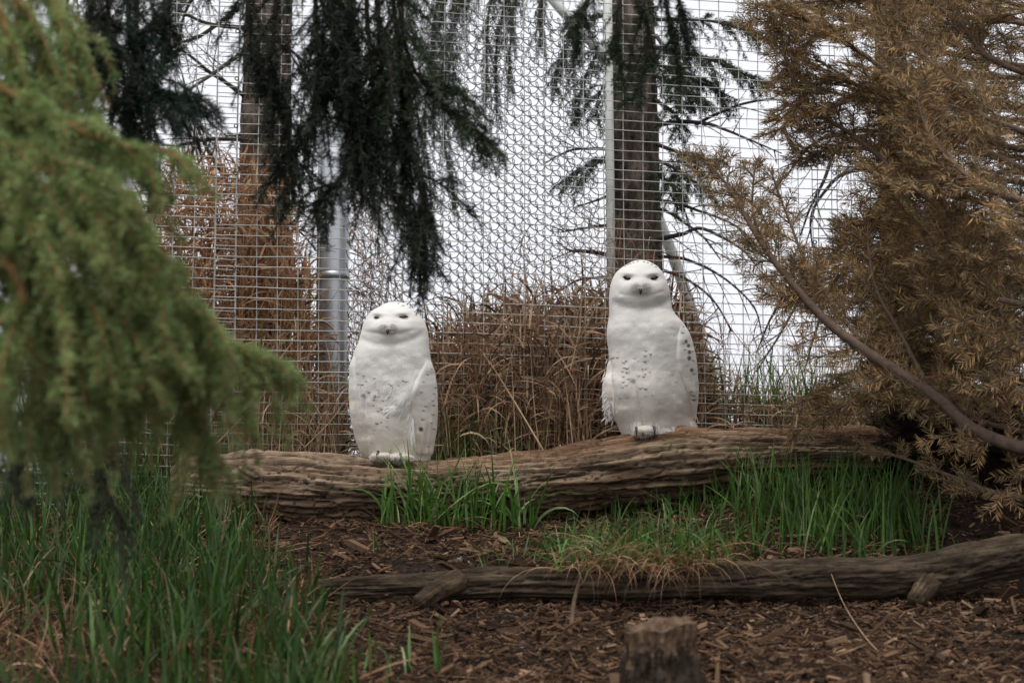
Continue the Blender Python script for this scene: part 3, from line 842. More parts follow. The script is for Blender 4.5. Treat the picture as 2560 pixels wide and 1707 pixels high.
# ------------------------------------------------------------------ welded mesh fence
def fence_y(x):
    return 0.40 + 0.11 * x
def P_f(px, py):
    """pixel -> point on the fence plane y = 0.40 + 0.11 x"""
    px = np.asarray(px, float); py = np.asarray(py, float)
    dx = (px - 1280) / FPX; dy = (853.5 - py) / FPX
    cp, sp = math.cos(PITCH), math.sin(PITCH)
    t = (0.40 - CAM[1]) / (cp - dy * sp - 0.11 * dx)
    return np.stack([t * dx, CAM[1] + t * (cp - dy * sp), CAM[2] + t * (dy * cp + sp)], -1)
def wire_fence():
    ft = unit([1, 0.11, 0]); fn = np.array([0.11, -1, 0]) / math.hypot(1, .11)
    o = empty('wire_mesh_fence', (0, 0.4, 1.45), 'galvanised welded wire mesh fence right behind the owls', 'fence')
    cw, ch = 0.0765, 0.0385
    def panel(x0, x1, ztilt, yoff, zoff, seed):
        r = np.random.default_rng(seed)
        xs = np.arange(x0, x1 + .001, cw)
        zs = np.arange(1.33, 3.62, ch) + zoff
        def pt(x, z, dy=0.0):
            z2 = z - ztilt * (x - x0)
            w = 0.010 * np.sin(2.1 * x + 1.3 * z + seed) + 0.005 * np.sin(6 * x - 3.5 * z) + 0.003 * vnoise(np.stack([x * 6, z * 6, 0 * x + seed], -1))
            zz = z2 + 0.004 * np.sin(3 * x + seed) + 0.0025 * vnoise(np.stack([x * 5, z * 9, 0 * x + 9], -1))
            return np.stack([x, fence_y(x) + yoff + w + dy, zz], -1)
        for x in xs:
            mb = MB(); z = np.linspace(zs[0], zs[-1], 44)
            tube_batch(mb, pt(np.full_like(z, x) + .002 * np.sin(5 * z + x * 9), z)[None], .0018, .0018, 5)
            mb.build('vertical_wire', M_wire, o, smooth=True)
        for z in zs:
            mb = MB(); x = np.linspace(x0 - .002, x1 + .002, 60)
            tube_batch(mb, pt(x, np.full_like(x, z), -.0032)[None], .0018, .0018, 5)
            mb.build('horizontal_wire', M_wire, o, smooth=True)
    xl0 = float(P_f(-60, 600)[0]); xl1 = float(P_f(588, 500)[0])
    xm0 = float(P_f(540, 500)[0]); xm1 = float(P_f(2085, 500)[0])
    xr0 = float(P_f(2034, 500)[0]); xr1 = float(P_f(2640, 500)[0])
    # step sizes snap to whole cells
    panel(xl1 - math.ceil((xl1 - xl0) / cw) * cw, xl1, .022, .012, .010, 1)
    panel(xm0, xm0 + round((xm1 - xm0) / cw) * cw, .020, 0, 0, 2)
    panel(xr0, xr0 + math.ceil((xr1 - xr0) / cw) * cw, .020, .012, -.012, 3)
    # hog rings at the two seams
    for px in (588, 2036, 2086):
        for py in range(80, 1120, 118):
            c = P_f(px + (py - 500) * (-.016 if px < 1000 else .014), py + (px % 7) * 9)
            a = np.linspace(0, 2 * math.pi, 12)
            ring = c + np.stack([.007 * np.cos(a), -.006 + 0 * a, .007 * np.sin(a)], -1)
            mb = MB(); tube(mb, ring, .0022, 5, cap=False); mb.build('hog_ring', M_ring, o, smooth=True)
wire_fence()

# ------------------------------------------------------------------ chain link and its posts
Y_CH = 0.98
def chain_link():
    o = empty('chain_link_fence', tuple(P(1200, 1060, Y_CH)), 'loose chain link netting between the steel post and the big spruce', 'fence')
    x0 = float(P(868, 700, Y_CH)[0]); x1 = float(P(1522, 700, Y_CH)[0])
    pitch, k, a, row = 0.065, 0.0165, 0.0265, 0.0258
    n = int((3.55 - 1.5) / row)
    per = int((x1 - x0) / pitch)
    t = np.linspace(0, 2 * math.pi * per, per * 15)
    for i in range(n):
        z0 = 1.5 + i * row
        x = x0 + .02 + pitch * t / (2 * math.pi) - k * np.sin(t) + (i % 2) * pitch / 2 - .006
        z = z0 + a * np.cos(t)
        wob = .010 * vnoise(np.stack([x * 3, z * 3, 0 * x], -1))
        x = x + wob + .004 * vnoise(np.stack([x * 14, z * 14, 0 * x + 5], -1)) - .008 * np.cos(t) * 1.0
        z = z + .012 * vnoise(np.stack([x * 2.5, z * 2.5, 0 * x + 8], -1)) + .003 * vnoise(np.stack([x * 17, z * 17, 0 * x + 15], -1)) - .05 * (x - x0)
        y = Y_CH + .009 * np.sin(t) + .02 * vnoise(np.stack([x * 2, z * 2, 0 * x + 3], -1))
        mb = MB(); tube_batch(mb, np.stack([x, y, z], -1)[None], .0022, .0022, 4)
        mb.build('wire_strand', M_chain, o, smooth=True)
chain_link()

def posts():
    # big galvanised post
    c = P(834, 760, 1.05); r = 36 * 6.05 / FPX
    g = float(gz(c[0], 1.05)) - .05
    o = empty('fence_post', (c[0], 1.05, g), 'thick galvanised steel post left of the smaller owl', 'post')
    mb = MB(); tube(mb, [(c[0], 1.05, g), (c[0], 1.05, 2.0), (c[0] + .002, 1.05, 4.6)], r, 40); mb.build('pipe', M_post, o, smooth=True)
    mb = MB(); z = P(834, 690, 1.05)[2]
    tube(mb, [(c[0], 1.05, z - .016), (c[0], 1.05, z - .014), (c[0], 1.05, z + .012), (c[0], 1.05, z + .014)], [r + .001, r + .006, r + .006, r + .001], 40)
    mb.build('clamp_band', M_post, o, smooth=True)
    mb = MB(); zz = P(801, 480, 1.0)[2]
    tube(mb, [(c[0] - r - .002, 1.03, zz - .75), (c[0] - r - .004, 1.03, zz + 1.0)], .008, 8); mb.build('tension_bar', M_post, o, smooth=True)
    # slim pale pole beside the big spruce
    b = P(1526, 500, 1.15); g = float(gz(b[0], 1.15)) - .05
    mb = MB(); tube(mb, [(b[0], 1.15, g), (b[0], 1.15, 2.6), (b[0] - .01, 1.15, 4.4)], .019, 16)
    tag(mb.build('slim_pole', M_pole, smooth=True, origin=(b[0], 1.15, g)), 'slim pale upright pole against the left side of the big spruce', 'pole')
    mb = MB(); tube(mb, [P(1330, -60, 1.1), P(1400, 22, 1.1), P(1480, 108, 1.12), P(1560, 190, 1.2)], .021, 16)
    tag(mb.build('brace_pole', M_pole, smooth=True, origin=tuple(P(1560, 190, 1.2))), 'pale slanting brace pole running into the top of the big spruce', 'pole')
    p = [P(1615, 430, 1.75), P(1640, 530, 1.7), P(1690, 660, 1.6), P(1735, 800, 1.5), P(1790, 1010, 1.4), P(1810, 1090, 1.35)]
    mb = MB(); tube(mb, catmull(p, 12), .027, 16)
    tag(mb.build('leaning_pole', M_pole, smooth=True, origin=tuple(p[-1])), 'greenish leaning pole slanting down behind the taller owl', 'pole')
posts()

# ------------------------------------------------------------------ branches
def at(tw, t):
    """points and tangents at parameters t (M,) on polylines tw (M,K,3)"""
    K = tw.shape[1]; f = np.clip(t, 0, .9999) * (K - 1); i = f.astype(int); w = (f - i)[:, None]
    m = np.arange(len(tw))
    a, b = tw[m, i], tw[m, i + 1]
    return a * (1 - w) + b * w, unit(b - a)

def grow(base, d, L, droop, K=6, wig=0.04, curl=0.0):
    N = len(base)
    s = np.linspace(0, 1, K)[None, :, None]
    L = L[:, None, None]
    g = np.zeros((N, 1, 3)); g[..., 2] = -1
    side = rng.normal(0, 1, (N, 1, 3))
    return base[:, None] + d[:, None] * (L * s) + g * (L * droop * s ** 2) + side * (wig * L * s ** 2) * 1.0

def kids(tw, L, per, ang=0.9, ratio=.45, flat=0.8, droop=.2, t0=.12, jitter=.18, taper=.75, K=6, wig=.06, up=(0, 0, 1)):
    N = len(tw)
    t = np.tile(t0 + (1 - t0) * (np.arange(per) + .5) / per, N) + rng.uniform(-.4, .4, N * per) * (1 - t0) / per
    par = np.repeat(np.arange(N), per)
    b, T = at(tw[par], t)
    sgn = np.tile(np.where(np.arange(per) % 2, 1, -1), N)
    up = np.asarray(up, float)
    side = unit(np.cross(T, up) + 1e-4) * sgn[:, None]
    rad = unit(np.cross(T, rng.normal(0, 1, (len(T), 3))))
    r = unit(side * flat + rad * (1 - flat))
    a = ang + rng.normal(0, jitter, len(T))
    d = unit(T * np.cos(a)[:, None] + r * np.sin(a)[:, None])
    l = L[par] * ratio * (1 - taper * t) * rng.uniform(.65, 1.2, len(T))
    return grow(b, d, l, droop, K, wig), l

def needles(mb, tw, L, dens, nl, nw, alpha=.95, flat=0.0, cols=None, mix=None, tip=None, shade=.3, up=(0, 0, 1), spread=.2, skip=0.0):
    """needles along twigs tw (N,K,3); cols (a,b) colours"""
    n = np.maximum(1, (L * dens)).astype(int)
    par = np.repeat(np.arange(len(tw)), n)
    t = rng.uniform(skip, 1, len(par))
    b, T = at(tw[par], t)
    q = rng.normal(0, 1, (len(T), 3))
    if flat:
        side = unit(np.cross(T, np.asarray(up, float)) + 1e-4) * np.where(rng.random(len(T)) < .5, 1, -1)[:, None]
        q = side * 1.6 * flat + q * .55
    R = unit(q - T * np.sum(q * T, 1, keepdims=True))
    a = alpha + rng.normal(0, spread, len(T)) - .35 * (t > .93)
    d = unit(T * np.cos(a)[:, None] + R * np.sin(a)[:, None])
    l = nl * rng.uniform(.7, 1.2, len(T)) * (1 - .25 * t)
    s = unit(np.cross(d, rng.normal(0, 1, d.shape))) * (nw * rng.uniform(.7, 1.2, len(T)) / 2)[:, None]
    e = b + d * l[:, None]; md = b + d * (l * .5)[:, None]
    V = np.stack([b - s * .5, md - s, e - s * .25, e + s * .25, md + s, b + s * .5], 1)
    i = np.arange(len(T))[:, None] * 6
    F = np.concatenate([i + np.array([0, 1, 4, 5]), i + np.array([1, 2, 3, 4])])
    ca, cb = np.asarray(cols[0]), np.asarray(cols[1])
    tone = rng.random(len(tw)) if mix is None else mix
    w = np.clip(tone[par] * .7 + rng.uniform(0, .3, len(T)), 0, 1)[:, None]
    c = (ca * (1 - w) + cb * w) * rng.uniform(1 - shade, 1 + shade, (len(T), 1))
    if tip is not None:
        m = (t > .9)[:, None] * (rng.random((len(T), 1)) < .7)
        c = c * (1 - m) + np.asarray(tip) * m
    mb.add(V, F, np.repeat(c, 6, 0))

def branch(parent, pts, r0, r1, spec, wood=(.09, .065, .045), mat=None, seedshift=None, label=None):
    """a needled bough: spine + side twigs + second-order twigs; child of a tree, needles its sub-part"""
    pts = np.asarray(pts, float)
    plen = np.linalg.norm(np.diff(pts, axis=0), axis=1).sum()
    K = max(8, int(plen / .03))
    sp = catmull(pts, K)
    sp = sp + .008 * np.stack([fbm(np.stack([sp[:, 0] * 7 + i * 9, sp[:, 1] * 7, sp[:, 2] * 7], -1), 2) for i in range(3)], -1) * sstep(0, .1, np.linspace(0, 1, K))[:, None]
    wb = MB(); nb = MB()
    tube(wb, sp, np.linspace(r0, r1, K), 8, wood)
    L0 = np.array([plen])
    main = sp[None]
    lv = []
    cur, cl = main, L0
    n1 = max(3, int(plen * spec['n1']))
    tw1, l1 = kids(main, np.array([1.0]), n1, spec.get('a1', .9), spec['l1'], spec.get('flat', .8), spec.get('d1', .25), spec.get('t0', .1), taper=spec.get('tp', .7), up=spec.get('up', (0, 0, 1)), jitter=spec.get('jit', .2), wig=spec.get('wig', .06))
    tube_batch(wb, tw1, spec.get('rt', .0028), .001, 4, wood)
    tw2, l2 = kids(tw1, l1, spec['n2'], spec.get('a2', .8), spec.get('r2', .5), spec.get('flat', .8), spec.get('d2', .25), .15, up=spec.get('up', (0, 0, 1)), jitter=.25)
    tube_batch(wb, tw2, spec.get('rt', .0028) * .55, .0007, 3, wood)
    kw = dict(nl=spec['nl'], nw=spec['nw'], alpha=spec.get('al', .95), flat=spec.get('nf', 0), cols=spec['cols'], tip=spec.get('tip'), up=spec.get('up', (0, 0, 1)), shade=spec.get('shade', .3), spread=spec.get('spread', .2))
    de = spec['dens']
    if de > 0:
        needles(nb, tw1, l1, de, skip=spec.get('bare', 0), **kw)
        needles(nb, tw2, l2, de, **kw)
        if spec.get('n3', 0):
            tw3, l3 = kids(tw2, l2, spec['n3'], .8, .5, .7, .2, .2)
            tube_batch(wb, tw3, .001, .0006, 3, wood)
            needles(nb, tw3, l3, de, **kw)
        sm = spec.get('main_needles', .5)
        if sm > 0:
            k = int(K * (1 - sm))
            seg = sp[k:]
            needles(nb, seg[None], np.array([plen * sm]), de * 1.2, **kw)
    o = wb.build('branch', M_twig, parent, smooth=True)
    if de > 0:
        nb.build('needles', mat or M_needle, o)
    return o

def pts(l):
    return np.array([P(a, b, c) for a, b, c in l])

def trunk(parent, c0, c1, r0, r1, n=120, ring=64, amp=.012):
    t = np.linspace(0, 1, n); ph = np.arange(ring) / ring * 2 * math.pi
    ctr = np.asarray(c0) * (1 - t)[:, None] + np.asarray(c1) * t[:, None]
    T, PHI = np.meshgrid(t, ph, indexing='ij')
    R = r0 + (r1 - r0) * T + .35 * r0 * np.clip(.07 - T, 0, 1) / .07
    h = T * np.linalg.norm(np.asarray(c1) - np.asarray(c0))
    q = np.stack([np.cos(PHI) * 3, np.sin(PHI) * 3, h * 3], -1)
    n1 = fbm(q, 2); n2 = fbm(q * np.array([3, 3, 4]) + 4, 3)
    R = R + amp * n1 + amp * .9 * n2
    V = ctr[:, None] + np.stack([R * np.cos(PHI), R * np.sin(PHI), 0 * R], -1)
    idx = np.arange(n * ring).reshape(n, ring)
    F = np.stack([idx[:-1], np.roll(idx[:-1], -1, 1), np.roll(idx[1:], -1, 1), idx[1:]], -1).reshape(-1, 4)
    mb = MB(); mb.add(V, F, np.repeat(np.clip(1 + .8 * n2, .5, 1.5)[..., None], 3, -1).reshape(-1, 3))
    return mb.build('trunk', M_bark, parent, smooth=True)

# needle looks
BG = dict(n1=26, l1=.26, n2=6, r2=.5, nl=.017, nw=.0019, dens=620, cols=((.028, .042, .022), (.06, .075, .035)), a1=.75, d1=.55, d2=.5, flat=.55)
DEAD = dict(n1=13, l1=.30, n2=4, r2=.45, nl=.01, nw=.001, dens=0, cols=((0, 0, 0), (0, 0, 0)), a1=.7, d1=.1, d2=.2, flat=.4, jit=.35, wig=.22, rt=.0032)
DEADN = dict(DEAD, dens=130, nl=.016, nw=.0013, cols=((.05, .05, .035), (.10, .085, .06)))
GREYTWIG = (.085, .07, .06)

def tree_left():
    c = P(664, 500, 1.35); g = float(gz(c[0], 1.35)) - .05
    o = empty('spruce_tree', (c[0], 1.35, g), 'spruce trunk with dead twigs and dry grass round its foot, beside the steel post', 'tree', 'spruces behind the fence')
    trunk(o, (c[0] - .01, 1.35, g), (c[0] + .005, 1.35, 4.2), .125, .098)
    for l in ([(610, 130, 1.3), (540, 180, 1.15), (470, 230, 1.0), (400, 300, .9)],
              [(610, 240, 1.3), (540, 190, 1.2), (460, 130, 1.1), (360, 90, 1.0)],
              [(610, 350, 1.3), (520, 350, 1.2), (430, 365, 1.1), (330, 330, 1.0)],
              [(610, 480, 1.3), (500, 482, 1.2), (400, 485, 1.1), (300, 480, 1.0)],
              [(610, 70, 1.3), (520, 60, 1.2), (430, 20, 1.1), (330, -30, 1.0)],
              [(600, 20, 1.3), (500, 90, 1.4), (420, 120, 1.3), (250, 210, 1.3)],
              [(560, 440, 1.2), (520, 380, 1.1), (480, 280, 1.1), (455, 180, 1.1)]):
        branch(o, pts(l), .011, .003, dict(DEADN, n1=18), GREYTWIG)
    for l in ([(720, 120, 1.3), (770, 170, 1.2), (800, 260, 1.1)], [(720, 380, 1.3), (770, 430, 1.25), (790, 480, 1.2)], [(720, 560, 1.3), (760, 590, 1.2), (800, 640, 1.2)]):
        branch(o, pts(l), .007, .002, DEADN, GREYTWIG)
    for l in ([(610, -40, 1.3), (480, -20, 1.4), (380, 60, 1.5), (330, 150, 1.5)], [(610, -90, 1.3), (400, -60, 1.5), (250, 30, 1.6), (180, 120, 1.6)],
              [(610, 330, 1.28), (590, 345, 1.22), (640, 350, 1.15)], [(610, -60, 1.3), (450, -40, 1.4), (300, 20, 1.5), (250, 170, 1.5)],
              [(610, -120, 1.3), (520, -60, 1.4), (460, 40, 1.4), (440, 150, 1.4)], [(610, -120, 1.3), (330, -90, 1.6), (180, -20, 1.7), (150, 200, 1.7)], [(610, -140, 1.3), (300, -100, 1.6), (80, 0, 1.7), (30, 150, 1.7)]):
        branch(o, pts(l), .01, .003, dict(BG, n1=20), GREYTWIG)
tree_left()

def tree_right():
    c = P(1590, 400, 1.45); g = float(gz(c[0], 1.45)) - .05
    o = empty('spruce_tree', (c[0], 1.45, g), 'big spruce trunk with green sprays rising right behind the taller owl', 'tree', 'spruces behind the fence')
    trunk(o, (c[0] + .02, 1.45, g), (c[0] - .02, 1.45, 4.2), .118, .10)
    green = ([(1640, 120, 1.4), (1750, 140, 1.2), (1850, 180, 1.1), (1915, 212, 1.05)], [(1640, 50, 1.4), (1760, 50, 1.3), (1860, 75, 1.2), (1910, 100, 1.2)],
             [(1640, 190, 1.4), (1700, 220, 1.2), (1770, 260, 1.1)], [(1640, 160, 1.4), (1740, 200, 1.25), (1840, 250, 1.2)],
             [(1545, 80, 1.4), (1490, 140, 1.3), (1450, 230, 1.25), (1440, 290, 1.25)], [(1545, 30, 1.4), (1460, 60, 1.3), (1400, 150, 1.3), (1390, 230, 1.3)],
             [(1640, 400, 1.4), (1700, 430, 1.25), (1790, 500, 1.15)], [(1640, 360, 1.4), (1720, 390, 1.3), (1800, 400, 1.2)], [(1545, 400, 1.4), (1480, 410, 1.25), (1405, 455, 1.2)],
             [(1545, 180, 1.4), (1500, 230, 1.3), (1490, 300, 1.25)], [(1640, 90, 1.4), (1680, 150, 1.2), (1690, 240, 1.1)], [(1640, 250, 1.4), (1690, 290, 1.25), (1700, 350, 1.2)],
             [(1640, 440, 1.4), (1680, 460, 1.2), (1700, 500, 1.15)])
    for l in green:
        branch(o, pts(l), .010, .002, dict(BG, n1=40, l1=.19, nl=.020, nw=.0023, dens=800, cols=((.022, .042, .020), (.05, .075, .03))), GREYTWIG)
    dead = ([(1645, 312, 1.4), (1710, 305, 1.2), (1780, 312, 1.1), (1860, 345, 1.0), (1955, 385, .95)], [(1740, 312, 1.2), (1800, 282, 1.1), (1870, 256, 1.0), (1940, 250, .95), (1985, 268, .95), (2025, 320, .9)],
            [(1645, 600, 1.4), (1700, 588, 1.2), (1760, 572, 1.1), (1850, 622, 1.0), (1890, 665, 1.0)], [(1645, 520, 1.4), (1700, 550, 1.2), (1760, 595, 1.1), (1800, 650, 1.1)],
            [(1540, 640, 1.4), (1470, 628, 1.25), (1425, 626, 1.2), (1390, 600, 1.2)], [(1545, 376, 1.4), (1450, 371, 1.25), (1400, 388, 1.2), (1365, 408, 1.2)],
            [(1645, 640, 1.4), (1720, 650, 1.2), (1800, 690, 1.1), (1880, 765, 1.0), (1905, 840, 1.0)], [(1645, 670, 1.4), (1720, 700, 1.2), (1790, 760, 1.1), (1830, 830, 1.1)],
            [(1540, 560, 1.4), (1460, 570, 1.25), (1400, 580, 1.2)], [(1540, 690, 1.4), (1450, 700, 1.25), (1380, 740, 1.2)], [(1645, 500, 1.4), (1740, 525, 1.2), (1830, 560, 1.1), (1880, 600, 1.1)],
            [(1545, 480, 1.4), (1490, 500, 1.3), (1440, 520, 1.3)])
    for k, l in enumerate(dead):
        branch(o, pts(l), .012 if k in (0, 2, 4) else .008, .0025, DEAD, (.06, .05, .045))
tree_right()

def tree_far_right():
    c = P(2235, 400, 1.3); g = float(gz(c[0], 1.3)) - .05
    o = empty('spruce_tree', (c[0], 1.3, g), 'half hidden bare trunk with curving dead twigs behind the brown fir', 'tree', 'spruces behind the fence')
    trunk(o, (c[0], 1.3, g), (c[0], 1.3, 4.2), .075, .06)
    for k, l in enumerate(([(2205, 330, 1.25), (2100, 330, 1.1), (2020, 370, 1.0), (1980, 420, .95), (1960, 445, .95)], [(2205, 335, 1.25), (2100, 360, 1.1), (2060, 450, 1.0), (2020, 530, 1.0), (2000, 590, 1.0)],
              [(2205, 560, 1.25), (2120, 600, 1.1), (2040, 680, 1.0), (1960, 820, .95), (1890, 930, .9)], [(2205, 420, 1.25), (2100, 440, 1.1), (2030, 530, 1.0), (2030, 620, 1.0)],
              [(2205, 640, 1.25), (2090, 700, 1.1), (2040, 820, 1.0), (2010, 930, 1.0)], [(2205, 700, 1.25), (2100, 640, 1.1), (2000, 700, 1.0), (1930, 790, 1.0), (1900, 860, 1.0)],
              [(2205, 250, 1.25), (2120, 240, 1.1), (2040, 290, 1.0)])):
        branch(o, pts(l), .011, .003, DEAD, (.06, .05, .045))
tree_far_right()

def tree_mid():
    c = P(1592, 300, 2.9); g = float(gz(c[0], 2.9)) - .1
    o = empty('spruce_tree', (c[0], 2.9, g), 'grey green spruce with weeping sprays seen through the chain link', 'tree', 'spruces behind the fence')
    trunk(o, (c[0], 2.9, g), (c[0], 2.9, 5.0), .08, .05)
    S = dict(BG, n1=24, l1=.22, dens=520, nl=.02, nw=.0024, cols=((.045, .06, .04), (.10, .115, .07)), d1=1.0, d2=.8)
    for l in ([(1590, -330, 2.8), (1300, -160, 2.2), (1150, -20, 2.0), (1130, 250, 2.0)], [(1590, -330, 2.8), (1350, -160, 2.2), (1230, 0, 2.0), (1215, 260, 2.0)],
              [(1590, -300, 2.8), (1380, -140, 2.2), (1290, 0, 2.0), (1270, 230, 2.0)], [(1590, -240, 2.8), (1450, -120, 2.2), (1360, -20, 2.0), (1350, 120, 2.0)],
              [(1590, -350, 2.8), (1350, -160, 2.3), (1250, 60, 2.1), (1240, 300, 2.1)], [(1590, -420, 2.8), (1250, -150, 2.2), (1120, 120, 2.05), (1110, 330, 2.0), (1140, 520, 2.0)],
              [(1590, -420, 2.8), (1200, -150, 2.2), (1070, 200, 2.05), (1080, 560, 2.0)], [(1590, -400, 2.8), (1200, -160, 2.2), (1090, 20, 2.1), (1090, 260, 2.1)],
              [(1590, -460, 2.8), (1150, -180, 2.2), (930, 150, 2.1), (880, 480, 2.1)], [(1590, -200, 2.8), (1500, -60, 2.4), (1440, 80, 2.3), (1430, 200, 2.3)]):
        branch(o, pts(l), .014, .003, S, GREYTWIG)
tree_mid()

# ------------------------------------------------------------------ dry grass banks behind the fence
TAN = np.array([[.43, .25, .14], [.33, .175, .09], [.52, .35, .21], [.23, .115, .06], [.15, .085, .05]])
HAY = np.array([[.38, .25, .155], [.29, .175, .105], [.52, .385, .25], [.16, .09, .055], [.075, .045, .028]])
def dry_bank(name, label, px0, px1, env, n_leaf, n_stem, y0, y1, Lr=(.10, .28), Wr=(.004, .010), up=.25, pal=TAN, dark=.0):
    mb = MB()
    N = n_leaf
    px = rng.uniform(px0, px1, N); y = rng.uniform(y0, y1, N) ** 1.0
    ex = np.array(env)
    top = np.interp(px, ex[:, 0], ex[:, 1])
    base = P(px, np.full(N, 1000.), y); g = gz(base[:, 0], y)
    ztop = P(px, top, y)[:, 2]
    f = rng.beta(1.0, 1.35, N)
    z = g + f * np.maximum(.05, ztop - g)
    b = np.stack([base[:, 0], y, z], -1)
    down = rng.random(N) > up
    phi0 = np.where(down, rng.uniform(.3, 1.6, N), rng.uniform(0, .7, N)); curl = np.where(down, rng.uniform(.8, 2.2, N), rng.uniform(-.3, .8, N))
    col = pal[rng.choice(len(pal), N, p=[.3, .25, .15, .18, .12])] * rng.uniform(.65, 1.25, (N, 1))
    ribbons(mb, b, rng.uniform(0, 6.28, N), phi0, curl, rng.uniform(*Lr, N), rng.uniform(*Wr, N), col, seg=6, twist=rng.normal(0, 1.6, N))
    N = n_stem
    px = rng.uniform(px0, px1, N); y = rng.uniform(y0 - .04, y1, N); top = np.interp(px, ex[:, 0], ex[:, 1])
    base = P(px, np.full(N, 1000.), y); g = gz(base[:, 0], y)
    ztop = P(px, top, y)[:, 2]
    L = np.maximum(.15, (ztop - g)) * rng.uniform(.55, 1.12, N)
    ribbons(mb, np.stack([base[:, 0], y, g - .01], -1), rng.uniform(0, 6.28, N), rng.normal(0, .13, N), rng.normal(0, .45, N), L, rng.uniform(.0025, .005, N),
            pal[rng.choice(len(pal), N, p=[.3, .25, .25, .1, .1])] * rng.uniform(.8, 1.3, (N, 1)), seg=7, twist=rng.normal(0, .8, N))
    return tag(mb.build(name, M_dry), label, 'dry grass', kind='stuff')

dry_bank('dry_grass', 'tangled rusty brown dead grass climbing round the trunk beside the steel post', 190, 775,
         [(190, 880), (300, 640), (380, 430), (460, 360), (540, 420), (640, 410), (720, 480), (745, 650), (800, 740)], 9000, 800, .5, 1.3, Lr=(.08, .24), Wr=(.005, .013))
dry_bank('dry_grass', 'pale straw hanging in front of the dead grass by the steel post', 150, 860,
         [(150, 920), (300, 860), (500, 800), (700, 880), (800, 960), (860, 990)], 3200, 1000, .30, .62, Lr=(.12, .3), Wr=(.004, .008), up=.4,
         pal=np.array([[.42, .29, .18], [.34, .22, .13], [.5, .37, .24], [.25, .15, .09], [.18, .11, .065]]))
dry_bank('dry_grass', 'thin rusty stalks standing between the steel post and the chain link', 790, 1010,
         [(790, 720), (880, 480), (960, 600), (1010, 780)], 1500, 120, 1.15, 1.5, Lr=(.08, .2), Wr=(.003, .007))
dry_bank('dry_grass', 'heap of drooping dead grass between the two owls', 990, 1760,
         [(990, 900), (1060, 860), (1130, 830), (1190, 780), (1300, 775), (1400, 760), (1500, 745), (1620, 730), (1700, 770), (1740, 830), (1760, 900)], 7500, 650, .50, 1.15, Lr=(.10, .28), Wr=(.005, .015), pal=HAY)
dry_bank('dry_grass', 'loose straw hanging out over the log between the two owls', 1080, 1480,
         [(1080, 900), (1200, 830), (1300, 800), (1480, 820)], 1100, 300, .26, .5, Lr=(.12, .3), Wr=(.005, .011), up=.3, pal=HAY)
dry_bank('dry_grass', 'wispy tall dead stalks rising over the heap between the owls', 1150, 1720,
         [(1150, 720), (1220, 560), (1270, 500), (1350, 620), (1450, 560), (1600, 540), (1720, 700)], 420, 130, .55, 1.1, Lr=(.10, .3), Wr=(.002, .005), up=.5)
dry_bank('dry_grass', 'low dead grass fringe right of the taller owl', 1720, 2560,
         [(1720, 860), (1780, 960), (1900, 1000), (2100, 1010), (2560, 1000)], 2400, 260, .42, 1.1, Lr=(.08, .22), Wr=(.003, .007), pal=HAY)
dry_bank('dry_grass', 'sparse straw wisps standing against the sky beside the brown fir', 1720, 2300,
         [(1720, 760), (1800, 790), (1960, 800), (2300, 780)], 330, 160, .5, 1.2, Lr=(.08, .25), Wr=(.002, .005), up=.5)

# ------------------------------------------------------------------ green grass
GREENS = np.array([[.045, .105, .016], [.07, .15, .026], [.034, .08, .016], [.10, .19, .042], [.17, .24, .10]])
def blades(mb, b, Lr, Wr, lean=.25, curl=.7, pale=.1, pal=GREENS, az=None, extra=0):
    N = len(b)
    k = rng.choice(len(pal), N, p=[.3, .3, .2, .2 - pale, pale])
    c = pal[k] * rng.uniform(.75, 1.25, (N, 1))
    ribbons(mb, b, rng.uniform(0, 6.28, N) if az is None else az, np.abs(rng.normal(0, lean, N)), np.abs(rng.normal(0, curl, N)), rng.uniform(*Lr, N) + extra, rng.uniform(*Wr, N),
            c, seg=7, twist=rng.normal(0, .9, N), tipcol=c * np.array([1.35, 1.2, 1.2]))

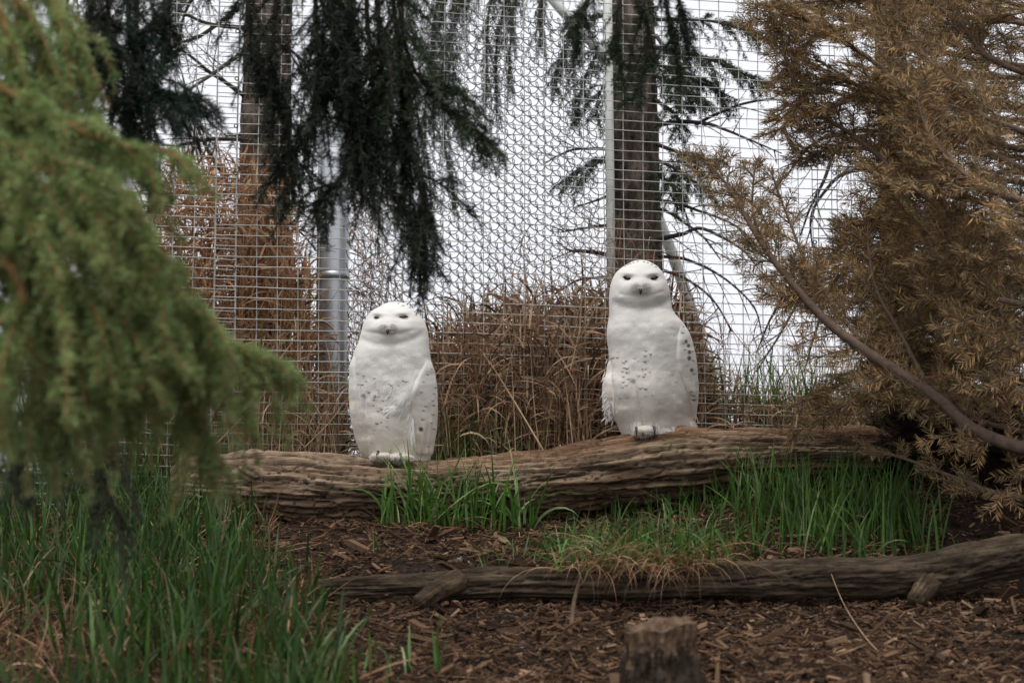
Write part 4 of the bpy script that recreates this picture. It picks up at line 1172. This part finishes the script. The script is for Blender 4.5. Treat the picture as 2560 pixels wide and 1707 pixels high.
def left_meadow():
    mb = MB(); N = 26000
    y = rng.uniform(-2.7, .2, N); x = rng.uniform(-.5, 0.0, N) * (y + 5)
    p = np.stack([x, y, gz(x, y)], -1); px, py = proj(p)
    edge = 560 + (py - 1180) * .56 + 60 * fbm(np.stack([py / 90, 0 * py, 0 * py], -1), 2)
    corner = np.clip(1 - np.hypot((px + 20) / 420, (py - 1720) / 260), 0, 1)
    dens = (1 - sstep(-130, 70, px - edge)) * (1 - 1.6 * corner).clip(0, 1) * (.55 + .8 * fbm(np.stack([x * 5, y * 5, 0 * x], -1), 2)).clip(.1, 1)
    keep = (rng.random(N) < dens * .36) & (px > -150)
    p = p[keep]; px = px[keep]; py = py[keep]
    short = sstep(-220, 20, px - (560 + (py - 1180) * .56))
    n = len(p)
    c = GREENS[rng.choice(5, n, p=[.36, .24, .28, .07, .05])] * rng.uniform(.4, .95, (n, 1))
    ribbons(mb, p, rng.uniform(0, 6.28, n), np.abs(rng.normal(0, .22, n)), np.abs(rng.normal(0, .65, n)), rng.uniform(.12, .30, n) * (1 - .3 * short), rng.uniform(.005, .0135, n),
            c, seg=7, twist=rng.normal(0, .8, n), tipcol=c * 1.3)
    tag(mb.build('tall_grass', M_grass), 'tall dark green grass covering the slope below the spruce bough', 'grass', kind='stuff')
    mb = MB(); N = 5200
    y = rng.uniform(-2.7, .1, N); x = rng.uniform(-.5, 0.0, N) * (y + 5)
    p = np.stack([x, y, gz(x, y) + rng.uniform(0, .05, N)], -1); px, py = proj(p)
    edge = 560 + (py - 1180) * .56
    keep = (px < edge + 40)
    p = p[keep]; n = len(p)
    ribbons(mb, p, rng.uniform(0, 6.28, n), rng.uniform(.3, 1.5, n), rng.normal(.4, .6, n), rng.uniform(.06, .2, n), rng.uniform(.002, .007, n),
            TAN[rng.integers(0, 5, n)] * rng.uniform(.35, .9, (n, 1)), seg=5)
    tag(mb.build('dead_thatch', M_dry), 'matted dead brown thatch under the tall green grass', 'dry grass', kind='stuff')
left_meadow()

def clump(name, label, spots, Lr, Wr, lean, curl, pale=.1, group=None, straw=0, y_force=None, straw_fall=True, cat='grass', ymax=9, gain=1.0, sit=False):
    """spots: list of (px, py, n, spread px)"""
    base = []; gap = []; cen = None
    for (px, py, n, sp) in spots:
        c = on_ground(px, py) if y_force is None else P(px, py, y_force)
        if cen is None: cen = c
        c = np.array([c[0], min(c[1], ymax), c[2]])
        q = c[:2] + rng.normal(0, 1, (n, 2)) * np.array([sp * (c[1] + 5) / FPX, .05 if ymax > 1 and not sit else .015])
        base.append(np.stack([q[:, 0], q[:, 1], gz(q[:, 0], q[:, 1]) if not sit else np.full(n, c[2]) + rng.normal(0, .004, n)], -1))
        gap.append(np.full(n, 0. if (y_force is None or sit) else max(0., c[2] - float(gz(c[0], c[1])))))
    base = np.vstack(base)
    mb = MB()
    blades(mb, base, Lr, Wr, lean, curl, pale, extra=np.concatenate(gap), pal=GREENS * gain)
    o = empty(name, tuple(cen), label, cat, group)
    tag(mb.build('blades', M_grass, o), kind='stuff')
    if straw:
        mb = MB(); k = rng.integers(0, len(base), straw); b = base[k] + rng.normal(0, .02, (straw, 3)) * np.array([1, 1, .2])
        az = rng.normal(-math.pi / 2, .9, straw) if straw_fall else rng.uniform(0, 6.28, straw)
        ribbons(mb, b, az, rng.uniform(.6, 1.5, straw), rng.uniform(.5, 1.4, straw) + (.7 if sit else 0), rng.uniform(.07, .2, straw) * (1.45 if sit else 1), rng.uniform(.0015, .0035, straw),
                TAN[rng.integers(0, 3, straw)] * rng.uniform(.6, 1.1, (straw, 1)), seg=6)
        tag(mb.build('dead_straw', M_dry, o), kind='stuff')
    return o

clump('grass_clump', 'leafy green grass clump with pale bent tips growing against the middle of the owl log',
      [(1090, 1300, 70, 42), (1010, 1310, 22, 40), (1200, 1300, 55, 45), (1290, 1290, 34, 22)], (.10, .34), (.005, .012), .30, 1.35, .20, straw=70, ymax=-.17, gain=1.5)
clump('grass_clump', 'tall dense green grass clump at the thin end of the owl log beside the fir',
      [(1950, 1310, 120, 60), (2070, 1320, 130, 60), (2190, 1330, 110, 60), (1870, 1290, 45, 40), (2300, 1345, 40, 40), (2000, 1370, 80, 90), (2170, 1400, 60, 100)], (.10, .30), (.004, .0095), .22, .6, .06, straw=170)
clump('grass_clump', 'low fringe of grass and straw spilling over the thin dark log',
      [(1430, 1400, 45, 40), (1520, 1392, 70, 50), (1620, 1385, 80, 60), (1720, 1385, 70, 60), (1800, 1375, 50, 50), (1480, 1375, 40, 60)], (.06, .17), (.003, .0085), .45, 1.0, .10, straw=170)
clump('grass_clump', 'straggling grass and hanging straw draped over the middle of the thin dark log',
      [(1440, 1428, 26, 28), (1530, 1424, 40, 34), (1630, 1420, 44, 34), (1720, 1418, 40, 34), (1790, 1414, 18, 24)], (.07, .19), (.003, .0085), .5, 1.9, .15, straw=260, y_force=-.985, sit=True, gain=1.2)
clump('grass_clump', 'short grass tuft leaning on the shaded underside of the owl log',
      [(1760, 1290, 40, 40), (1690, 1290, 30, 50), (1610, 1330, 40, 90), (1560, 1300, 14, 40)], (.06, .17), (.003, .008), .35, .8, .06, straw=40)
clump('grass_tuft', 'single short grass shoot on the mulch between the two logs', [(945, 1390, 5, 8)], (.05, .10), (.004, .008), .25, .3)
clump('grass_tuft', 'thin grass shoots on the mulch edge over the dark log left of the straw fringe', [(1240, 1415, 14, 30), (1330, 1400, 12, 30)], (.04, .11), (.003, .006), .4, .7)
clump('grass_tuft', 'bright grass shoot standing alone in the mulch left of the stump', [(1090, 1690, 6, 6)], (.06, .13), (.006, .010), .12, .25)
clump('grass_tuft', 'low bent grass blades at the edge of the tall grass', [(970, 1690, 12, 40)], (.05, .12), (.005, .009), .6, .8)
clump('grass_clump', 'green blades growing through the mesh fence between the owls behind the log', [(1110, 1130, 40, 40), (1190, 1120, 40, 50), (1300, 1115, 26, 70)], (.10, .26), (.004, .010), .22, .5, y_force=.30)
clump('grass_clump', 'broad green blades growing through the mesh by the steel post', [(720, 1090, 16, 40), (780, 1100, 18, 40), (700, 930, 12, 60)], (.18, .42), (.007, .013), .3, 1.0, y_force=.45)
clump('grass_clump', 'bright green grass on the crest right of the taller owl', [(1780, 1040, 60, 60), (1900, 1040, 90, 60), (2020, 1050, 90, 60), (2130, 1050, 50, 60)], (.10, .34), (.005, .010), .2, .4, .2, y_force=.75, gain=1.8)  # gain paints sunlight into the blade colour
clump('grass_clump', 'green blades rising behind the tall grass at the left end of the fence', [(160, 1030, 40, 60), (300, 1060, 40, 70), (430, 1090, 20, 60)], (.14, .36), (.005, .011), .2, .5, y_force=.25)

def single_stems():
    def stalk(p, r, col, label, mat=M_dry, name='dry_stalk', cat='stalk', group=None):
        mb = MB(); c = catmull(p, 20); tube(mb, c, np.linspace(r, r * .5, 20), 6, col)
        tag(mb.build(name, mat, smooth=True, origin=tuple(c[0])), label, cat, group)
    stalk([P(1362, 1132, .02), P(1290, 1010, .16), P(1240, 930, .25), P(1200, 872, .32)], .0034, (.45, .31, .18), 'long pale dry stalk leaning from the log against the mesh between the owls')
    stalk([P(510, 1140, .12), P(590, 1060, .2), P(660, 985, .27)], .0034, (.45, .31, .19), 'thick pale dry stalk slanting up to the right at the left end of the log')
    stalk([P(590, 1090, .2), P(540, 960, .25), P(505, 830, .3)], .0034, (.40, .26, .15), 'dry stalk leaning left against the mesh beside the spruce bough tip')
    stalk([P(760, 1120, .2), P(820, 1060, .24), P(865, 1000, .28)], .0028, (.42, .28, .17), 'short dry stalk slanting up beside the smaller owl')
    stalk([on_ground(2235, 1665) + [0, 0, .004], P(2170, 1600, -1.5) * [1, 1, 1], P(2110, 1510, -1.12), P(2065, 1400, -.93)], .0022, (.40, .28, .17), 'long thin straw trailing from the dark log down over the mulch')
    stalk([on_ground(1427, 1590) + [0, 0, .004], P(1436, 1500, -1.05), P(1455, 1425, -.96)], .008, (.15, .10, .065), 'knobbly grey stick leaning on the thin dark log', M_twig, 'stick', 'stick')
    bx = float(P(60, 1000, -.3)[0]); stalk([(bx - .02, -.3, float(gz(bx - .02, -.3)) - .03), (bx - .01, -.3, float(gz(bx, -.3)) + .22), P(90, 955, -.3), P(170, 978, -.28), P(256, 1018, -.25)], .016, (.14, .10, .075), 'broken brown branch bent over above the tall grass under the spruce', M_twig, 'broken_branch', 'branch')
    for (px, py, lab) in ((1148, 1404, 'tiny white down feather on the mulch between the two logs'), (1062, 1532, 'white down feather lying below the stub of the dark log'), (1310, 1622, 'grey white down feather on the mulch left of the stump')):
        c = on_ground(px, py); mb = MB(); n = 60
        ribbons(mb, c + rng.normal(0, .003, (n, 3)) * [1, 1, .3] + [0, 0, .004], rng.uniform(0, 6.28, n), rng.uniform(.2, 1.5, n), rng.normal(0, .6, n), rng.uniform(.008, .018, n), np.full(n, .0012), np.full((n, 3), .7), seg=3)
        tag(mb.build('down_feather', M_dry, origin=tuple(c)), lab, 'feather')
single_stems()

# ------------------------------------------------------------------ foreground spruce, its hanging boughs
def near_spruce():
    tx, ty = -2.05, -2.7
    g = float(gz(tx, ty)) - .05
    o = empty('spruce_tree', (tx, ty, g), 'green spruce whose soft boughs sweep in front of the fence and hang overhead', 'tree')
    trunk(o, (tx, ty, g), (tx + .05, ty, 5.5), .17, .11)
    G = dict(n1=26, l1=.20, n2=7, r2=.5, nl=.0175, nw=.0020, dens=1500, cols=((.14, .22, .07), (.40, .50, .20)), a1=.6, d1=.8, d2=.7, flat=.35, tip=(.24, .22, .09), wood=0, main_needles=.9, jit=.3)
    G.pop('wood')
    W = (.30, .16, .07)
    green = (
        [(-420, 120, -2.7), (-120, 170, -2.9), (80, 260, -3.0), (260, 350, -3.05), (430, 385, -3.05)],
        [(-420, 200, -2.8), (-60, 330, -3.05), (130, 430, -3.1), (300, 560, -3.1), (400, 640, -3.1)],
        [(-420, 300, -2.8), (-60, 480, -3.05), (120, 620, -3.1), (230, 760, -3.1), (290, 900, -3.1)],
        [(-420, 420, -2.7), (60, 560, -2.9), (300, 660, -2.95), (480, 770, -2.95), (600, 870, -2.9), (690, 935, -2.9)],
        [(-420, 420, -2.7), (-40, 640, -3.0), (200, 740, -3.05), (330, 780, -3.05), (390, 800, -3.05)],
        [(-420, 380, -2.7), (140, 560, -2.9), (330, 690, -2.9), (440, 850, -2.9), (480, 1000, -2.9), (500, 1130, -2.9)],
        [(-420, 380, -2.7), (0, 640, -3.05), (60, 800, -3.1), (90, 960, -3.1), (70, 1060, -3.05)],
        [(-420, -40, -2.7), (-60, -60, -2.8), (60, 20, -2.85), (110, 160, -2.85), (70, 260, -2.85)],
        [(-420, -80, -2.7), (0, -100, -2.75), (130, 0, -2.8), (180, 130, -2.8), (215, 260, -2.8)],
        [(-420, -60, -2.7), (-80, -40, -2.9), (20, 90, -2.95), (30, 230, -2.95)],
        [(-420, 300, -2.75), (-100, 380, -2.95), (40, 470, -3.0), (170, 500, -3.0), (330, 520, -3.0)],
        [(-420, 330, -2.75), (0, 450, -2.85), (200, 540, -2.85), (360, 650, -2.85), (400, 760, -2.85), (400, 860, -2.85)],
        [(-420, 500, -2.75), (-80, 640, -2.9), (130, 760, -2.95), (240, 880, -2.95), (300, 930, -2.95)],
        [(-420, 200, -2.7), (-20, 240, -2.8), (150, 300, -2.8), (240, 400, -2.8), (300, 500, -2.8)],
    )
    for l in green:
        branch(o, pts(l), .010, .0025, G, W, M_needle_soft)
    D = dict(G, cols=((.028, .05, .025), (.05, .075, .035)), dens=1000, tip=None, n1=20)  # boughs further back, their shadow painted as darker needles
    for l in ([(-420, 560, -2.5), (-60, 800, -2.6), (80, 980, -2.6), (150, 1130, -2.55)], [(-420, 560, -2.5), (-20, 760, -2.5), (140, 900, -2.5), (210, 1060, -2.5), (260, 1200, -2.5), (300, 1310, -2.5)],
              [(-420, 560, -2.5), (-40, 900, -2.6), (20, 1060, -2.55), (30, 1200, -2.5)], [(-420, 480, -2.4), (60, 700, -2.4), (170, 860, -2.35), (180, 980, -2.3)],
              [(-420, 60, -2.5), (20, 60, -2.5), (130, 160, -2.45), (150, 330, -2.4)], [(-420, 330, -2.5), (-20, 400, -2.4), (110, 520, -2.4), (130, 700, -2.4)]):
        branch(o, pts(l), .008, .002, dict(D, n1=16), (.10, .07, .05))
    # boughs hanging from overhead; backlit darkness is painted into the needle colours
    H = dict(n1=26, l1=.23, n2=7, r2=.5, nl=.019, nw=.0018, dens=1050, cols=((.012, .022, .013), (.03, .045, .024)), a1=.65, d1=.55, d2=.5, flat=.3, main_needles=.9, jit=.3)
    y = -1.75
    top = np.array([.0, -1.75, 3.05])
    limb = MB()
    lp = catmull([(tx, ty, 3.5), (-1.3, -2.2, 3.45), (-.6, -1.8, 3.3), (-.1, -1.7, 3.2), (.6, -1.6, 3.1)], 40)
    tube(limb, lp, np.linspace(.045, .014, 40), 10, (.07, .055, .042)); limb.build('limb', M_twig, o, smooth=True)
    hang = (
        ([(820, -260, y), (840, -60, y), (860, 130, y), (905, 300, y), (960, 450, y), (1040, 560, y), (1076, 665, y)], H),
        ([(860, -260, y), (880, 0, y + .1), (880, 160, y + .1), (900, 330, y + .1), (900, 420, y + .1)], dict(H, n1=40, l1=.15)),
        ([(800, -260, y), (830, 0, y - .05), (840, 150, y - .05), (870, 260, y - .05)], dict(H, n1=40, l1=.14)),
        ([(700, -260, y), (690, -20, y), (685, 180, y), (725, 360, y), (738, 500, y)], dict(H, n1=20)),
        ([(930, -260, y), (1000, -30, y), (1020, 130, y), (1080, 230, y), (1150, 290, y), (1205, 340, y)], dict(H, cols=((.02, .045, .022), (.05, .085, .035)))),  # lit spray, its light painted as greener, brighter needles
        ([(620, -260, y), (620, -40, y), (640, 120, y), (690, 270, y)], dict(H, n1=18, l1=.15)),
        ([(760, -260, y), (790, 0, y), (800, 180, y + .05), (770, 330, y + .05), (700, 440, y + .05)], dict(H, n1=22)),
        ([(880, -260, y), (920, 0, y), (930, 250, y), (870, 420, y), (795, 515, y)], H),
        ([(900, -260, y), (950, 60, y), (965, 290, y), (1050, 430, y), (1060, 540, y), (1040, 600, y)], H),
        ([(960, -260, y), (985, -20, y), (1000, 130, y), (1010, 280, y + .05), (1030, 390, y + .05)], dict(H, cols=((.02, .04, .02), (.04, .065, .03)))),
        ([(300, -260, y - .2), (320, 0, y - .2), (335, 120, y - .2), (330, 240, y - .2), (325, 330, y - .2)], dict(H, n1=34, l1=.15, cols=((.01, .03, .022), (.022, .055, .036)))),
        ([(320, -260, y - .2), (340, 60, y - .2), (360, 200, y - .2), (410, 245, y - .2), (452, 258, y - .2)], dict(H, cols=((.012, .035, .025), (.03, .06, .04)))),
        ([(440, -260, y - .1), (430, -60, y - .1), (415, 60, y - .1), (420, 130, y - .1)], dict(H, l1=.12)),
        ([(230, -260, y - .3), (230, -40, y - .3), (220, 80, y - .3), (240, 190, y - .3)], dict(H, n1=30, l1=.14)),
        ([(260, -260, y - .3), (270, -20, y - .3), (280, 100, y - .3), (290, 260, y - .3)], dict(H, n1=30, l1=.14)),
        ([(1600, -260, y), (1590, -50, y), (1620, 60, y), (1612, 170, y), (1580, 250, y)], dict(H, n1=15, l1=.13, cols=((.018, .04, .018), (.035, .06, .025)))),
        ([(1500, -260, y), (1480, -60, y), (1450, 40, y), (1440, 110, y)], dict(H, n1=14, l1=.10, cols=((.018, .04, .018), (.035, .06, .025)))),
        ([(1680, -260, y), (1690, -60, y), (1705, 40, y), (1715, 120, y)], dict(H, n1=14, l1=.10)),
        ([(1640, -260, y), (1660, -30, y), (1680, 90, y), (1700, 200, y)], dict(H, n1=14, l1=.11, cols=((.018, .04, .018), (.035, .06, .025)))),
        ([(1560, -260, y), (1550, 0, y), (1540, 120, y), (1560, 210, y)], dict(H, n1=12, l1=.10, cols=((.018, .04, .018), (.035, .06, .025)))),
    )
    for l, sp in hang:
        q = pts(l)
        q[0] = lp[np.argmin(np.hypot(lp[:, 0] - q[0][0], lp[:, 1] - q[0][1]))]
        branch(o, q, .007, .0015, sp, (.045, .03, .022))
near_spruce()

# ------------------------------------------------------------------ dead brown fir
def brown_fir():
    tx, ty = 2.55, -.5
    g = float(gz(tx, ty)) - .05
    o = empty('fir_tree', (tx, ty, g), 'dying fir with rusty brown needles spreading over the right end of the owl log', 'tree')
    trunk(o, (tx, ty, g), (tx, ty, 5.0), .14, .09)
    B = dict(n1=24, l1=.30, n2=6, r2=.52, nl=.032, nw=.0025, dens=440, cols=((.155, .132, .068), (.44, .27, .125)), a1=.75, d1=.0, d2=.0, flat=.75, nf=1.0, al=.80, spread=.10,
             main_needles=.7, jit=.25, shade=.55, wig=.08)
    W = (.17, .12, .09)
    limbs = (
        ([(2900, 1330, -.75), (2560, 1120, -.75), (2330, 985, -.75), (2105, 835, -.72), (1985, 715, -.7), (1900, 600, -.68), (1830, 485, -.65), (1755, 390, -.62)], .024, dict(B, n1=26, l1=.24, main_needles=.22, up=(0, -1, .2))),
        ([(2900, 1100, -.5), (2560, 980, -.5), (2300, 800, -.45), (2180, 640, -.4), (2160, 560, -.4)], .018, B),
        ([(2900, 700, -.6), (2560, 620, -.6), (2300, 480, -.55), (2150, 350, -.5), (2000, 240, -.5), (1940, 60, -.5)], .016, B),
        ([(2900, 500, -.7), (2560, 420, -.7), (2350, 280, -.65), (2150, 130, -.6), (2000, 40, -.6), (1930, -10, -.6)], .014, B),
        ([(2900, 300, -.7), (2560, 180, -.7), (2400, 60, -.65), (2250, -60, -.6)], .014, B),
        ([(2900, 640, -.4), (2500, 520, -.4), (2300, 400, -.35), (2120, 370, -.3), (2000, 400, -.3)], .013, dict(B, l1=.22)),
        ([(2900, 900, -.6), (2560, 800, -.65), (2350, 740, -.6), (2200, 700, -.6), (2080, 730, -.55), (2000, 720, -.5)], .013, B),
        ([(2900, 760, -.8), (2560, 700, -.85), (2380, 640, -.8), (2260, 520, -.8), (2200, 440, -.8)], .013, B),
        ([(2900, 420, -.9), (2560, 330, -.9), (2420, 250, -.9), (2300, 130, -.85), (2240, 40, -.85)], .012, B),
        ([(2900, 560, -1.0), (2560, 500, -1.0), (2440, 450, -1.0), (2330, 350, -1.0), (2290, 230, -1.0)], .012, B),
        ([(2900, 820, -.9), (2600, 770, -.9), (2480, 730, -.9), (2400, 640, -.9), (2380, 540, -.9)], .012, B),
        ([(2900, 1000, -.5), (2560, 900, -.5), (2380, 880, -.5), (2250, 900, -.5), (2100, 960, -.45), (2040, 1010, -.4)], .012, B),
        ([(2900, 1200, -.6), (2560, 1080, -.6), (2350, 1000, -.6), (2200, 980, -.55), (2080, 1030, -.5), (1980, 1085, -.45)], .010, dict(B, l1=.15, n1=16)),
        ([(2900, 1320, -.6), (2560, 1242, -.62), (2420, 1205, -.6), (2290, 1155, -.55), (2150, 1120, -.5)], .012, dict(B, n1=7, l1=.16, main_needles=.15)),
        ([(2900, 120, -.5), (2560, 60, -.5), (2350, -10, -.5), (2150, -60, -.5)], .012, B),
        ([(2900, 250, -.3), (2600, 200, -.3), (2350, 190, -.3), (2150, 240, -.25), (2030, 300, -.25)], .012, B),
        ([(2900, 950, -.9), (2620, 900, -.9), (2500, 830, -.9), (2460, 720, -.9)], .011, B),
        ([(2900, 350, -.4), (2600, 300, -.4), (2420, 330, -.4), (2280, 300, -.35), (2160, 180, -.35)], .012, B),
        ([(2900, 560, -.3), (2600, 560, -.3), (2450, 600, -.3), (2280, 600, -.25), (2150, 640, -.25), (2080, 620, -.2)], .012, B),
        ([(2900, 60, -.8), (2600, 30, -.8), (2480, -20, -.8), (2400, -80, -.8)], .011, B),
        ([(2900, 650, -.5), (2560, 660, -.5), (2350, 690, -.5), (2220, 800, -.45), (2150, 880, -.45)], .011, B),
        ([(2900, 260, -.55), (2450, 150, -.5), (2200, 70, -.5), (2040, 90, -.45), (1955, 200, -.45)], .011, B),
        ([(2900, 180, -.45), (2400, 40, -.4), (2150, 0, -.4), (2000, 10, -.4), (1915, 60, -.4)], .011, B),
        ([(2900, 450, -.6), (2500, 360, -.6), (2260, 260, -.55), (2080, 200, -.5), (1990, 260, -.5), (1955, 330, -.5)], .011, B),
        ([(2160, 860, -.70), (2080, 760, -.65), (2010, 640, -.6), (1960, 520, -.55), (1930, 430, -.55)], .007, dict(B, n1=22, l1=.16)),
        ([(2030, 770, -.70), (1960, 690, -.65), (1890, 560, -.6), (1880, 460, -.6), (1890, 400, -.6)], .006, dict(B, n1=22, l1=.14)),
        ([(2330, 985, -.74), (2250, 830, -.7), (2190, 720, -.68), (2170, 600, -.66), (2180, 520, -.66)], .008, dict(B, n1=22, l1=.2)),
    )
    for n_, (l, r, sp) in enumerate(limbs):
        if 'up' not in sp: sp = dict(sp, up=((0, -1, .25), (0, -.8, .8), (0, -1, 0), (.2, -.4, 1))[n_ % 4])
        q = pts(l); q[0] = (tx - .05, ty, q[1][2] - .12)
        branch(o, q if l[0][0] >= 2900 else pts(l), r, .0025, sp, W, M_brown)
    # inner boughs, with shade painted in as darker needle colours
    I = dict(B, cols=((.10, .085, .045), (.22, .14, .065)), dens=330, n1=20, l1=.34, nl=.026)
    for k in range(16):
        py = 250 + 62 * k; x1 = 2130 + 30 * (k % 4)
        l = [(2900, py + 60, .0), (2560, py + 20, .05), (2350, py - 10, .1), (x1 + 40, py + (k % 3) * 30 - 30, .12)]
        if py > 1150: continue
        I['up'] = ((0, -1, .2), (0, -.6, 1))[k % 2]
        q = pts(l); q[0] = (tx - .05, ty, q[1][2] - .1)
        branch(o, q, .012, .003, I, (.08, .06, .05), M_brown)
    Dk = dict(I, cols=((.022, .017, .012), (.05, .035, .022)), dens=520, n1=34, l1=.30, n2=7)  # near-black needles stand in for the deep shade inside the fir
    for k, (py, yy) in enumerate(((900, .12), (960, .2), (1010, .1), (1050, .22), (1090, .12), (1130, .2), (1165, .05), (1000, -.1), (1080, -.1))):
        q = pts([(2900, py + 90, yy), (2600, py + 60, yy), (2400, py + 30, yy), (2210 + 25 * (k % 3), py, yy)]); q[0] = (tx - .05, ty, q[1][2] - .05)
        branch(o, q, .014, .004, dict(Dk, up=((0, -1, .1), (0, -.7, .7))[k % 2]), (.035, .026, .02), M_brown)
brown_fir()
